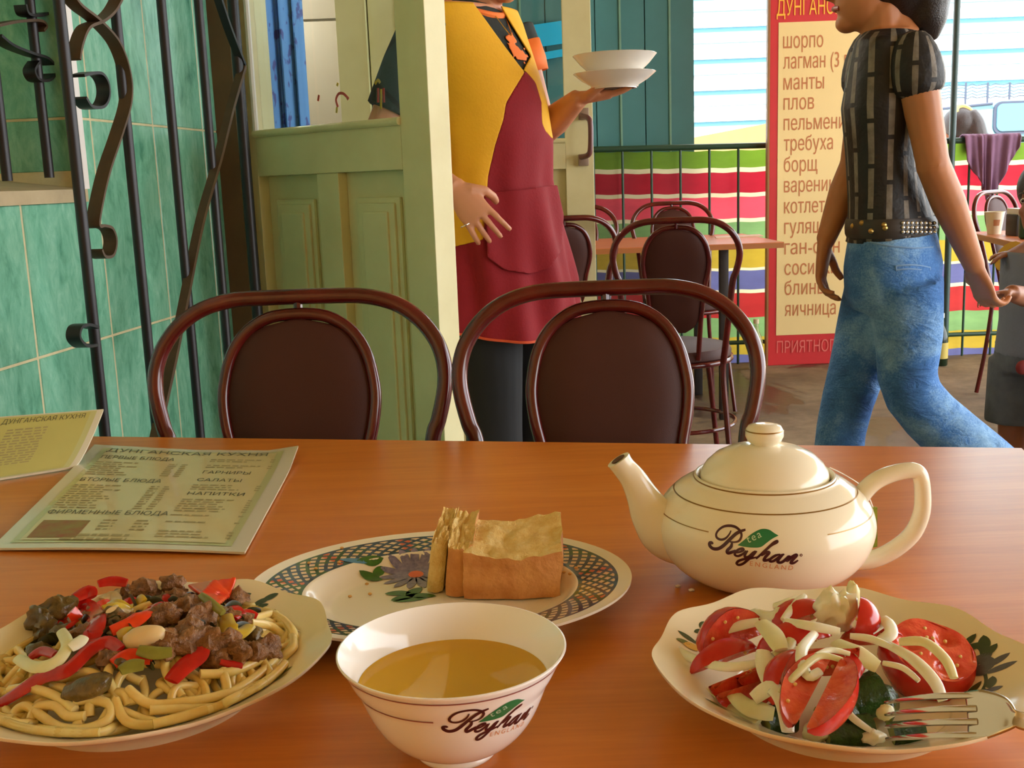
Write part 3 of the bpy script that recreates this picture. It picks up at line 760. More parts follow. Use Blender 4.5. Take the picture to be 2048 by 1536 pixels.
rt = PI + R(-6); dup(c1, hoop_to(1150, 422, 5.2, rt), rt, 'brown hoop-back chair mostly hidden behind the far door leaf')
rt = R(12); dup(c1, hoop_to(1128, 452, 3.85, rt), rt, 'brown hoop-back chair showing one curve beside the far door leaf')
rt = PI + R(38); dup(c1, hoop_to(1985, 416, 5.15, rt), rt, 'brown hoop-back chair by the table with the paper cup')

# ---- table at the back
Z2 = 0.76
M_WOODB = wood_mat('far_table_laminate', (196, 112, 66), (206, 124, 78), (216, 140, 92), 0.3)
def far_table(poly, label, legs):
    c = sum(poly, V((0, 0, 0))) / 4
    r = thing('cafe_table', label, 'table', V((c.x, c.y, 0)), 'tables at the back of the terrace')
    slab(poly, Z2 - 0.003, Z2).build('top_laminate', M_WOODB, r, smooth=False); slab(poly, Z2 - 0.024, Z2 - 0.003).build('table_board', M_EDGE, r, smooth=False)
    for s, w in legs:
        p = (poly[0].lerp(poly[1], s)).lerp(poly[3].lerp(poly[2], s), w)
        MB().box((p.x - 0.018, p.y - 0.018, 0), (p.x + 0.018, p.y + 0.018, Z2 - 0.024), bev=0.002).build('leg', M_LEGD, r)
    return r
n1 = on_z(1568, 484, Z2); n0 = V((n1.x - 1.15, n1.y + 0.02, Z2)); f1 = V((n1.x - 0.02, n1.y + 0.72, Z2)); f0 = V((n0.x, n0.y + 0.72, Z2))
far_table([n0, n1, f1, f0], 'orange wood table in front of the striped cloth', ((0.04, 0.1), (0.80, 0.12), (0.04, 0.9), (0.80, 0.9)))
p = on_z(1480, 474, Z2)
MB().prism([V((p.x - 0.12, p.y - 0.06, Z2)), V((p.x + 0.10, p.y - 0.03, Z2)), V((p.x + 0.11, p.y + 0.10, Z2)), V((p.x - 0.10, p.y + 0.08, Z2))], V((0, 0, 0.004))).build('menu_sheet', mat('menu_back_paper', (206, 168, 130), 0.4), None,
    'small menu sheet lying on the far table', 'menu', smooth=False)
m0 = on_z(2028, 484, Z2); m1 = on_z(1938, 464, Z2); ee = V((1, 0.06, 0)) * 0.95
far_table([m0, m0 + ee, m1 + ee, m1], 'orange wood table with a paper cup at the right edge', ((0.5, 0.2), (0.92, 0.2), (0.5, 0.8), (0.92, 0.8)))
# paper cup, drink can and napkin on that table
M_CUP = mat('paper_cup', (236, 224, 196), 0.6); p = on_z(1988, 468, Z2)
cup = thing('paper_cup', 'cream paper cup on the table at the right edge', 'cup', V((p.x, p.y, Z2)))
MB().lathe([(0, 0.001), (0.026, 0.0), (0.038, 0.088), (0.0395, 0.089), (0.0395, 0.092), (0.037, 0.092), (0.0255, 0.004), (0, 0.004)], 28, (p.x, p.y, Z2)).build('body', M_CUP, cup)
ms = mat('cup_print', (206, 150, 110), 0.6)
MB().grid(lambda u, v: V((p.x + (0.0322 + 0.006 * v) * math.cos(R(-120 + 40 * u)), p.y + (0.0322 + 0.006 * v) * math.sin(R(-120 + 40 * u)), Z2 + 0.035 + 0.025 * v)), 8, 4).build('print', ms, cup)
p = on_z(2054, 478, Z2)
can = thing('drink_can', 'dark green drink can beside the paper cup', 'can', V((p.x, p.y, Z2)))
MB().lathe([(0, 0), (0.024, 0), (0.031, 0.008), (0.031, 0.105), (0.026, 0.116), (0.024, 0.116), (0, 0.113)], 28, (p.x, p.y, Z2)).build('body', mat('dark_green_can', (26, 62, 34), 0.35, 0.2), can)
q = MB(); pts = [V((p.x + 0.0318 * math.cos(R(a)), p.y + 0.0318 * math.sin(R(a)), Z2 + 0.06 + dz)) for a, dz in ((-60, 0.02), (-75, 0.03), (-95, 0.022), (-90, 0.004), (-75, -0.008), (-85, -0.024), (-105, -0.02))]
q.tube(crom(pts, 5), 0.0028, 6).build('swoosh', M_TRIM, can)
p = on_z(2032, 471, Z2)
nap = thing('napkin_holder', 'dark napkin holder with white napkins beside the paper cup', 'napkins', V((p.x, p.y, Z2)))
MB().box((p.x - 0.022, p.y - 0.05, Z2), (p.x + 0.022, p.y + 0.05, Z2 + 0.085), bev=0.004).build('holder', mat('dark_holder', (30, 30, 34), 0.4), nap)
MB().box((p.x - 0.017, p.y - 0.055, Z2 + 0.08), (p.x + 0.02, p.y + 0.055, Z2 + 0.108), bev=0.003).build('napkins', M_TRIM, nap)

# ---- bottles on the floor
def bottle(px, py, y, label, h, body_m, lab_m, cap_m):
    p = at_y(px, py, y); p.z = 0
    r = thing('bottle', label, 'bottle', p, 'bottles on the floor by the railing')
    s = h / 0.28
    MB().lathe([(0, 0.0), (0.034 * s, 0.0), (0.038 * s, 0.006 * s), (0.038 * s, 0.15 * s), (0.032 * s, 0.18 * s), (0.015 * s, 0.215 * s), (0.013 * s, 0.26 * s), (0, 0.26 * s)], 28, p).build('body', body_m, r)
    MB().lathe([(0.0386 * s, 0.04 * s), (0.0386 * s, 0.125 * s)], 28, p).build('paper_label', lab_m, r, fix=False)
    MB().lathe([(0, 0.28 * s), (0.0155 * s, 0.279 * s), (0.0155 * s, 0.255 * s), (0.0135 * s, 0.255 * s)], 20, p).build('cap', cap_m, r)
bottle(1880, 722, 5.75, 'dark green glass bottle standing on the floor under the pole', 0.28, mat('dark_green_glass', (20, 40, 22), 0.12), mat('gold_label', (190, 170, 80), 0.5), mat('silver_cap', (210, 210, 206), 0.3, 0.7))
tb = NT('clear_plastic'); tb.col(srgb(180, 176, 120)); tb.set(Roughness=0.15); tb.p.inputs['Alpha'].default_value = 0.45
bottle(1512, 706, 5.85, 'clear plastic bottle with orange label beside the signboard', 0.27, tb.m, mat('orange_label', (226, 110, 50), 0.5), mat('pale_cap', (220, 206, 170), 0.4))
# purple garment over the railing
M_SHAWL = mat('mauve_cloth', (128, 92, 120), 0.9, var=0.2, vscale=12, bump=0.2, bscale=200)
xa = at_y(1922, 300, YF).x; xb = at_y(2036, 300, YF).x
drops = [(0, 0.16), (0.15, 0.24), (0.35, 0.32), (0.5, 0.40), (0.62, 0.36), (0.8, 0.2), (1.0, 0.09)]
def shawl(u, v):
    x = xa + (xb - xa) * (u + 0.04 * math.sin(u * 9)); zt = ztop(x) + 0.02; d = lerp_tab(drops, u); w = v * (0.1 + d) - 0.1
    fold = 0.016 * math.sin(u * 24 + v * 2.5) + 0.01 * math.sin(u * 51)
    if w < 0: return V((x, YF + 0.03 + 0.02 * math.sin(-w * 10) + 0.3 * fold, zt + w * 0.9))
    a = min(w / 0.03, 1); x2 = x + (0.5 - u) * 0.10 * (w / 0.4)
    return V((x2, YF + 0.03 - 0.055 * a - 0.012 * w - fold * (0.3 + 2 * w), zt + 0.012 * math.sin(PI * a) - max(0, w - 0.03)))
o = MB().grid(shawl, 70, 40).build('shawl', M_SHAWL, None, 'mauve garment draped over the railing near the pole', 'garment'); live(o, 0, 2, 0.006)
# ================================================================== TABLEWARE
def depth(p): return (p - CAM).dot(_f)
M_PORC = mat('cream_porcelain', (246, 238, 212), 0.12, var=0.05, vscale=6)
M_PORCW = mat('white_porcelain', (246, 242, 234), 0.1)
M_LOGO = mat('maroon_print', (70, 22, 30), 0.3); M_LEAF = mat('green_print', (20, 122, 72), 0.3); M_ORNG = mat('orange_print', (222, 150, 96), 0.35); M_PALEP = mat('pale_green_print', (190, 220, 190), 0.35)
M_GOLD = mat('gold_line', (150, 112, 50), 0.3, 0.5); M_RLINE = mat('red_line', (150, 84, 80), 0.35)
# ---- the script logo as brush strokes (coordinates traced in logo space, y up)
def LG(pts): return [((x - 1010) / 1000.0, (640 - y) / 1000.0) for x, y in pts]
STROKES = [
    ([(540, 400), (515, 470), (455, 545), (370, 580), (285, 560), (255, 500), (290, 420), (380, 350), (500, 325), (620, 335), (720, 390), (755, 470), (720, 555), (640, 590), (545, 595)], 30),
    ([(820, 360), (740, 390), (650, 440), (570, 520), (500, 600), (420, 690), (330, 755), (230, 770), (160, 730), (150, 680), (195, 665), (215, 690)], 44),
    ([(590, 600), (575, 680), (510, 760), (520, 810), (590, 785), (670, 735)], 40),
    ([(640, 790), (740, 760), (810, 715), (790, 690), (720, 715), (660, 780), (660, 830), (720, 840), (800, 790), (860, 720)], 32),
    ([(890, 720), (840, 800), (850, 850), (910, 830), (980, 760), (1030, 715)], 34),
    ([(1050, 715), (980, 810), (900, 890), (800, 990), (720, 1025), (685, 995), (730, 935), (830, 890), (960, 860), (1060, 830)], 34),
    ([(1060, 830), (1180, 720), (1300, 610), (1410, 550), (1415, 530), (1350, 560), (1240, 660), (1130, 770), (1040, 870)], 32),
    ([(1130, 800), (1230, 730), (1270, 740), (1200, 830), (1180, 890), (1240, 880), (1330, 830)], 36),
    ([(1470, 765), (1380, 790), (1290, 860), (1290, 905), (1350, 895), (1480, 790), (1540, 765)], 34),
    ([(1520, 770), (1440, 860), (1430, 920), (1500, 920), (1590, 840), (1620, 790)], 38),
    ([(1640, 790), (1580, 900), (1660, 830), (1740, 785), (1760, 800), (1690, 880), (1660, 940), (1720, 940), (1790, 890)], 38)]
def stroke2d(pts, w, n=6):
    P = crom([V((x, y, 0)) for x, y in pts], n); vs = []; fs = []; m = len(P)
    for i, p in enumerate(P):
        t = (P[min(i + 1, m - 1)] - P[max(i - 1, 0)]); t.normalize() if t.length > 1e-9 else None
        nn = V((-t.y, t.x, 0)); s = i / (m - 1); ww = w * 0.5 * (0.55 + 0.45 * min(1, 6 * s, 6 * (1 - s)))
        vs += [p + nn * ww, p - nn * ww]
    for i in range(m - 1): fs.append((2 * i, 2 * i + 1, 2 * i + 3, 2 * i + 2))
    return vs, fs
def logo(parent, fn, sc):
    """fn maps logo-plane metres to the curved porcelain; sc = metres per logo unit"""
    q = MB()
    for pts, w in STROKES:
        vs, fs = stroke2d(LG(pts), 1.45 * w / 1000.0); q.add([fn(p.x * sc, p.y * sc, 0.00025) for p in vs], fs)
    a = [V((math.cos(2 * PI * k / 12) * 0.026, math.sin(2 * PI * k / 12) * 0.026, 0)) for k in range(12)]
    b = [p * 0.5 for p in a]; c = V(LG([(1845, 795)])[0] + (0,))
    q.add([fn((c + p).x * sc, (c + p).y * sc, 0.00025) for p in a + b], [(k, (k + 1) % 12, 12 + (k + 1) % 12, 12 + k) for k in range(12)])
    q.build('script_logo', M_LOGO, parent, fix=False)
    up = crom([V(p + (0,)) for p in LG([(695, 640), (830, 520), (960, 410), (1120, 335), (1270, 340), (1380, 400), (1450, 435)])], 5)
    dn = crom([V(p + (0,)) for p in LG([(695, 640), (820, 655), (980, 660), (1120, 640), (1230, 560), (1330, 490), (1450, 435)])], 5)
    q = MB().grid(lambda u, v: fn(*((up[min(int(u * 30 + 0.5), 30)].lerp(dn[min(int(u * 30 + 0.5), 30)], v)) * sc)[:2], 0.0002), 31, 7)
    q.build('leaf_emblem', M_LEAF, parent, fix=False)
    o = LG([(890, 585)])[0]; ang = R(27)
    q = text_mb('tea', 0.19, fn=lambda x, y: fn((o[0] + x * math.cos(ang) - y * math.sin(ang)) * sc, (o[1] + x * math.sin(ang) + y * math.cos(ang)) * sc, 0.0004), spacing=1.25)
    q.build('emblem_lettering', M_PALEP, parent, fix=False)
    o = LG([(915, 1010)])[0]; ang = R(-6)
    q = text_mb('ENGLAND', 0.135, fn=lambda x, y: fn((o[0] + x * math.cos(ang) - y * math.sin(ang)) * sc, (o[1] + x * math.sin(ang) + y * math.cos(ang)) * sc, 0.0003), spacing=1.4, bold=0.004)
    q.build('country_lettering', M_ORNG, parent, fix=False)
def prof_r(prof, z):
    return lerp_tab([(b, a) for a, b in prof], z)
def ring_line(c, prof, z, w, a0, a1, m, parent, eps=0.0003, n=90, nm='line_band'):
    q = MB().grid(lambda u, v: c + V(((prof_r(prof, z + w * v) + eps) * math.cos(R(a0 + (a1 - a0) * u)), (prof_r(prof, z + w * v) + eps) * math.sin(R(a0 + (a1 - a0) * u)), z + w * v)), n, 2)
    q.build(nm, m, parent, fix=False)

# ---- tea bowl
HB = 0.0615
bc = on_z(903, 1291, TZ + HB); RB = 229.5 * depth(bc) / FPX; bc = V((bc.x, bc.y, TZ))
BO = [(0.35, 0.0), (0.365, 0.035), (0.355, 0.085), (0.42, 0.115), (0.53, 0.19), (0.635, 0.31), (0.715, 0.45), (0.775, 0.60), (0.825, 0.75), (0.89, 0.88), (0.94, 1.0), (1.0, 1.11)]
ks = HB / (1.125 * RB)
BO = [(r * RB, z * RB * ks) for r, z in BO]; BOs = [(p.x, p.y) for p in crom([V((a, b, 0)) for a, b in BO], 4)]
BI = [(0.985, 1.125), (0.93, 1.02), (0.875, 0.90), (0.825, 0.75), (0.775, 0.60), (0.71, 0.44), (0.62, 0.30), (0.48, 0.19), (0.3, 0.14), (0.0, 0.13)]
BI = [(r * RB, z * RB * ks) for r, z in BI]; BIs = [(max(p.x, 0), p.y) for p in crom([V((a, b, 0)) for a, b in BI], 4)]
bowl = thing('tea_bowl', 'white porcelain tea bowl with script logo filled with green tea', 'bowl', bc)
MB().lathe([(0, 0.003), (0.30 * RB, 0.003), (0.33 * RB, 0.0)] + BOs + [(0.998 * RB, 1.122 * RB * ks)] + BIs, 96, bc).build('porcelain', M_PORCW, bowl, angle=60)
zlip = 0.985 * RB * ks
ring_line(bc, BOs, 1.035 * RB * ks, 0.0009, 0, 360, M_RLINE, bowl)
ring_line(bc, BOs, 0.80 * RB * ks, 0.0009, -26, 262, M_RLINE, bowl)
ring_line(bc, BOs, 0.125 * RB * ks, 0.0006, 0, 360, M_GOLD, bowl)
ZL = 0.77 * RB * ks; TH = R(-62)
def bowlmap(x, y, e):
    z = ZL + y * 0.93; r = prof_r(BOs, z) + e; a = TH + x / (0.86 * RB); return bc + V((r * math.cos(a), r * math.sin(a), z))
logo(bowl, bowlmap, 0.93 * RB / 1.72)
zt = 0.765 * RB * ks; rt_ = prof_r(list(reversed(BIs)), zt)
t = NT('green_tea'); t.n.remove(t.p)
tr_ = t.node('ShaderNodeBsdfTransparent'); tr_.inputs['Color'].default_value = (0.97, 0.82, 0.42, 1)
gl_ = t.node('ShaderNodeBsdfGlossy'); gl_.inputs['Roughness'].default_value = 0.02
df_ = t.node('ShaderNodeBsdfDiffuse'); df_.inputs['Color'].default_value = srgb(255, 200, 66)
m1 = t.node('ShaderNodeMixShader'); m1.inputs[0].default_value = 0.6; t.link(tr_.outputs[0], m1.inputs[1]); t.link(df_.outputs[0], m1.inputs[2])
fr_ = t.node('ShaderNodeFresnel'); fr_.inputs['IOR'].default_value = 1.33
m2 = t.node('ShaderNodeMixShader'); t.link(fr_.outputs[0], m2.inputs[0]); t.link(m1.outputs[0], m2.inputs[1]); t.link(gl_.outputs[0], m2.inputs[2]); t.link(m2.outputs[0], t.out.inputs['Surface'])
MB().lathe([(rt_ * 0.999, zt + 0.0006), (rt_ * 0.97, zt), (0, zt)], 72, bc).build('green_tea', t.m, None, 'amber green tea filling the white bowl', 'tea', fix=False)

# ---- teapot
pc = on_z(1527, 1154, TZ); RT = 231.0 * depth(on_z(1539, 1110, TZ + 0.04)) / FPX
pc = V((pc.x, pc.y, TZ))
PO = [(0.52, 0.0), (0.56, 0.015), (0.60, 0.035), (0.74, 0.10), (0.87, 0.21), (0.96, 0.36), (1.0, 0.52), (0.985, 0.64), (0.93, 0.76), (0.84, 0.86), (0.74, 0.93), (0.665, 0.965)]
PO = [(r * RT, z * RT) for r, z in PO]; POs = [(p.x, p.y) for p in crom([V((a, b, 0)) for a, b in PO], 4)]
pot = thing('teapot', 'cream porcelain teapot with script logo and domed lid', 'teapot', pc)
MB().lathe([(0, 0.002), (0.48 * RT, 0.002)] + POs + [(r * RT, z * RT) for r, z in ((0.645, 0.985), (0.635, 1.01), (0.62, 1.012), (0.605, 0.99), (0.59, 0.95), (0.70, 0.85), (0.85, 0.6), (0.75, 0.2), (0, 0.08))], 112, pc).build('pot_body', M_PORC, pot, angle=50)
LP = [(0.575, 0.945), (0.585, 0.985), (0.572, 1.04), (0.53, 1.11), (0.45, 1.185), (0.34, 1.24), (0.22, 1.275), (0.125, 1.29)]
lid = MB().lathe([(0, 0.94 * RT)] + [(a * RT, b * RT) for a, b in LP] + [(0, 1.29 * RT)], 80, pc).build('lid', M_PORC, pot, angle=50)
KP = [(0.125, 1.275), (0.122, 1.295), (0.152, 1.32), (0.174, 1.365), (0.172, 1.42), (0.147, 1.46), (0.08, 1.478), (0, 1.482)]
MB().lathe([(a * RT, b * RT) for a, b in KP], 48, pc).build('lid_knob', M_PORC, lid, angle=60)
KPs = [(a * RT, b * RT) for a, b in KP]
ring_line(pc, KPs, 1.418 * RT, 0.0009, 0, 360, M_GOLD, lid, nm='gold_band')
ring_line(pc, POs, 0.868 * RT, 0.0007, 0, 360, M_GOLD, pot, nm='gold_band')
MB().tube([pc + V((0.642 * RT * math.cos(2 * PI * k / 80), 0.642 * RT * math.sin(2 * PI * k / 80), 0.99 * RT)) for k in range(80)], 0.0006, 6, closed=True).build('gold_band', M_GOLD, pot)
ring_line(pc, POs, 0.70 * RT, 0.0007, -70, 40, M_GOLD, pot, nm='gold_band'); ring_line(pc, POs, 0.70 * RT, 0.0007, -180, -132, M_GOLD, pot, nm='gold_band')
def potloc(x, z, y=0.0): return pc + V((x * RT, y * RT, z * RT))
sp = [(-0.70, 0.40), (-0.90, 0.50), (-1.04, 0.66), (-1.13, 0.84), (-1.21, 1.00), (-1.30, 1.12), (-1.345, 1.19)]
pts = crom([potloc(x, z) for x, z in sp], 5); rr = crom([V((a, b, 0)) for a, b in ((0.27, 0.23), (0.27, 0.21), (0.205, 0.165), (0.15, 0.13), (0.122, 0.108), (0.108, 0.10), (0.115, 0.105))], 5)
so = MB().tube(pts, [(a.x * RT, a.y * RT) for a in rr], 28, side=V((0.6, 0, 0.5))).build('spout', M_PORC, pot, angle=60)
tt = (pts[-1] - pts[-2]).normalized(); e1 = V((0, 1, 0)); e2 = tt.cross(e1).normalized()
q = MB(); c0 = pts[-1] + tt * 0.0006; ring = [c0 + (e1 * math.cos(2 * PI * k / 24) + e2 * math.sin(2 * PI * k / 24)) * 0.07 * RT for k in range(24)]
q.add(ring, [tuple(range(24))]); q.build('spout_hole_shade', mat('spout_shadow', (92, 62, 30), 0.8), so, fix=False)  # flat dark disc: shade inside the spout opening, put in as colour
hd = [(0.84, 0.66), (0.93, 0.80), (1.04, 0.90), (1.20, 0.965), (1.37, 0.985), (1.445, 0.93), (1.475, 0.74), (1.465, 0.55), (1.38, 0.36), (1.20, 0.21), (1.0, 0.13), (0.80, 0.12)]
MB().tube(crom([potloc(x, z) for x, z in hd], 5), [(a * RT, b * RT) for a, b in [(0.085 + 0.02 * abs(i - 27) / 27.0, 0.072 + 0.01 * abs(i - 27) / 27.0) for i in range(56)]], 18, side=V((0, 1, 0))).build('handle', M_PORC, pot, angle=60)
ZP = 0.635 * RT; THP = R(-107.5)
def potmap(x, y, e):
    z = ZP + y; r = prof_r(POs, z) + e; a = THP + x / (0.97 * RT); return pc + V((r * math.cos(a), r * math.sin(a), z))
logo(pot, potmap, 0.775 * RT / 1.72)
tg = thing('tea_bag_tag', 'small green tea bag tag hanging behind the teapot handle', 'tag', potloc(1.02, 0.2, 0.12))
q = MB(); a, b, c_, d_ = potloc(0.97, 0.20, 0.10), potloc(1.10, 0.22, 0.10), potloc(1.10, 0.60, 0.13), potloc(1.03, 0.62, 0.13)
q.prism([a, b, c_, d_], V((0, 0.0006, 0))).build('card', mat('tag_green', (40, 120, 50), 0.5, var=0.4, vscale=60, vcol=(190, 190, 60)), tg, smooth=False)
MB().tube(crom([potloc(1.06, 0.60, 0.13), potloc(0.98, 0.78, 0.16), potloc(0.80, 0.92, 0.12), potloc(0.63, 1.02, 0.08)], 5), 0.0004, 5).build('string', M_PORCW, tg)

# ---- plates
PP = [(0, 0.0055), (0.5, 0.0055), (0.58, 0.0075), (0.66, 0.0125), (0.74, 0.0175), (0.86, 0.024), (1.0, 0.0315)]
class Plate:
    def __init__(s, name, label, px, py, semi, aspect, lobes, material, rot=0.0, hs=1.0, pp=PP):
        c = on_z(px, py, TZ + 0.026 * hs); s.R = semi * depth(c) / FPX; s.c = V((c.x, c.y, TZ)); s.asp = aspect; s.rot = rot; s.hs = hs; s.pp = pp
        s.root = thing(name, label, 'plate', s.c)
        tp = [(p.x, p.y) for p in crom([V((a, b, 0)) for a, b in pp], 5)]
        prof = [(r * s.R, z * hs) for r, z in tp] + [(1.006 * s.R, pp[-1][1] * hs + 0.0002), (1.004 * s.R, pp[-1][1] * hs - 0.0018)] + [(a * s.R, (lerp_tab(pp, a) - 0.0032) * hs) for a in (0.93, 0.86, 0.80, 0.74, 0.68)] + [(0.62 * s.R, 0.0045 * hs), (0.60 * s.R, 0.0), (0.56 * s.R, 0.0), (0.54 * s.R, 0.003), (0, 0.003)]
        def fn(w, i, r, z):
            k = max(0, (r / s.R - 0.7) / 0.3); sc = 0.0
            if lobes: sc = k * k * (0.011 * math.cos(lobes * w + 0.5) - 0.008 * abs(math.sin(lobes * w * 0.5 + 0.25)))
            return r * (1 + sc), z + (0.0012 * k * k * math.cos(lobes * w + 0.5) if lobes else 0)
        q = MB().lathe(prof, 144, (0, 0, 0), 1, aspect, fn); M = Matrix.Translation(s.c) @ Matrix.Rotation(rot, 4, 'Z')
        q.v = [M @ p for p in q.v]
        s.body = q.build('porcelain', material, s.root, angle=60)
        s.Mi = M.inverted(); s.M = M
    def z(s, x, y, e=0.0):
        r = math.hypot(x, y / s.asp) / s.R; return lerp_tab(s.pp, min(r, 1)) * s.hs + e
    def loc(s, px, py, e=0.0):
        """photo point -> plate-local point on its upper surface"""
        zz = TZ + 0.015
        for _ in range(12):
            p = s.Mi @ on_z(px, py, zz); zz = TZ + s.z(p.x, p.y, e)
        return p
    def pt(s, x, y, e): return s.M @ V((x, y, s.z(x, y, e)))
    def leaf(s, px, py, ang, ln, wd, m, nm='painted_leaf', e=0.0004, tip=True):
        c = s.loc(px, py); ca, sa = math.cos(R(ang)), math.sin(R(ang))
        def f(u, v):
            t = u * 2 - 1; w = wd * (1 - t * t) ** (0.8 if tip else 0.5) * (v * 2 - 1); x = t * ln
            return s.pt(c.x + x * ca - w * sa, c.y + x * sa + w * ca, e)
        MB().grid(f, 9, 4).build(nm, m, s.root, fix=False)
    def stem(s, pts, w, m):
        P = crom([V((q_.x, q_.y, 0)) for q_ in [s.loc(*a) for a in pts]], 5); vs, fs = [], []
        for i, p in enumerate(P):
            t = P[min(i + 1, len(P) - 1)] - P[max(i - 1, 0)]; t.normalize(); n = V((-t.y, t.x, 0)) * w
            vs += [s.pt(p.x + n.x, p.y + n.y, 0.0003), s.pt(p.x - n.x, p.y - n.y, 0.0003)]
        MB().add(vs, [(2 * i, 2 * i + 1, 2 * i + 3, 2 * i + 2) for i in range(len(P) - 1)]).build('painted_stem', m, s.root, fix=False)
M_PLATE = mat('cream_plate', (246, 234, 198), 0.12, var=0.04, vscale=5)
M_DGRN = mat('painted_green', (52, 76, 36), 0.3, var=0.3, vscale=300); M_GRN2 = mat('painted_olive', (112, 122, 46), 0.3, var=0.3, vscale=300); M_VIO = mat('painted_violet', (96, 92, 160), 0.3); M_GRY = mat('painted_grey_blue', (84, 88, 96), 0.3, var=0.3, vscale=300)
M_YELP = mat('painted_yellow', (236, 186, 70), 0.3)
NP = Plate('noodle_plate', 'scalloped cream plate heaped with noodles and stew', 286, 1312, 374, 1.0, 10, M_PLATE)
SP = Plate('salad_plate', 'scalloped cream plate with painted flowers holding tomato salad', 1680, 1328, 368, 1.0, 10, M_PLATE)
for px, py, a, l, w_, m in ((1438, 1238, 15, .011, .0045, M_DGRN), (1456, 1228, 60, .008, .004, M_GRN2), (1478, 1240, -10, .010, .006, M_VIO), (1492, 1250, 40, .008, .005, M_VIO), (1487, 1206, 5, .008, .004, M_VIO), (1507, 1212, 80, .008, .005, M_DGRN), (1510, 1208, 100, .007, .004, M_GRN2),
                          (1405, 1252, 70, .006, .003, M_DGRN), (1400, 1264, 30, .006, .003, M_DGRN), (1375, 1275, -30, .008, .003, M_DGRN), (1368, 1284, 0, .006, .003, M_GRN2), (1384, 1294, 10, .007, .005, M_YELP), (1400, 1292, -70, .006, .003, M_DGRN),
                          (1576, 1210, 40, .005, .003, M_DGRN), (1820, 1254, -5, .009, .0035, M_DGRN), (1860, 1246, 90, .007, .004, M_GRY), (1880, 1252, 35, .007, .0035, M_DGRN), (1900, 1270, -20, .008, .003, M_DGRN), (1938, 1278, 30, .008, .0035, M_DGRN), (1948, 1292, -20, .010, .004, M_DGRN), (1968, 1288, 70, .010, .005, M_DGRN), (1980, 1302, 30, .008, .004, M_DGRN),
                          (1960, 1320, 0, .009, .006, M_GRY), (1975, 1330, 60, .009, .006, M_GRY), (1995, 1322, 10, .010, .004, M_GRY), (2002, 1336, -10, .011, .004, M_GRY), (1960, 1342, 90, .008, .006, M_GRY), (1982, 1366, 60, .008, .004, M_DGRN), (1946, 1380, 30, .009, .0035, M_DGRN), (1966, 1388, 70, .008, .0035, M_DGRN), (1984, 1380, -20, .007, .0035, M_GRY),
                          (1434, 1410, -35, .010, .0025, M_GRN2), (1470, 1418, -40, .018, .0018, M_DGRN), (1490, 1442, -25, .010, .0022, M_GRN2)):
    SP.leaf(px, py, a, l * 0.8, w_ * 0.72, m)
SP.stem([(1830, 1256), (1850, 1262), (1876, 1264)], 0.0007, M_DGRN); SP.stem([(1895, 1270), (1930, 1286), (1960, 1298), (1965, 1330), (1972, 1365), (1956, 1392)], 0.001, M_DGRN)
for px, py in ((485, 1178), (522, 1198), (520, 1211), (540, 1192)): NP.leaf(px, py, 10, .006, .0028, M_DGRN)
for px, py, a in ((560, 1350, 40), (548, 1362, 30), (450, 1400, 20)): NP.leaf(px, py, a, .009, .003, M_GRN2)

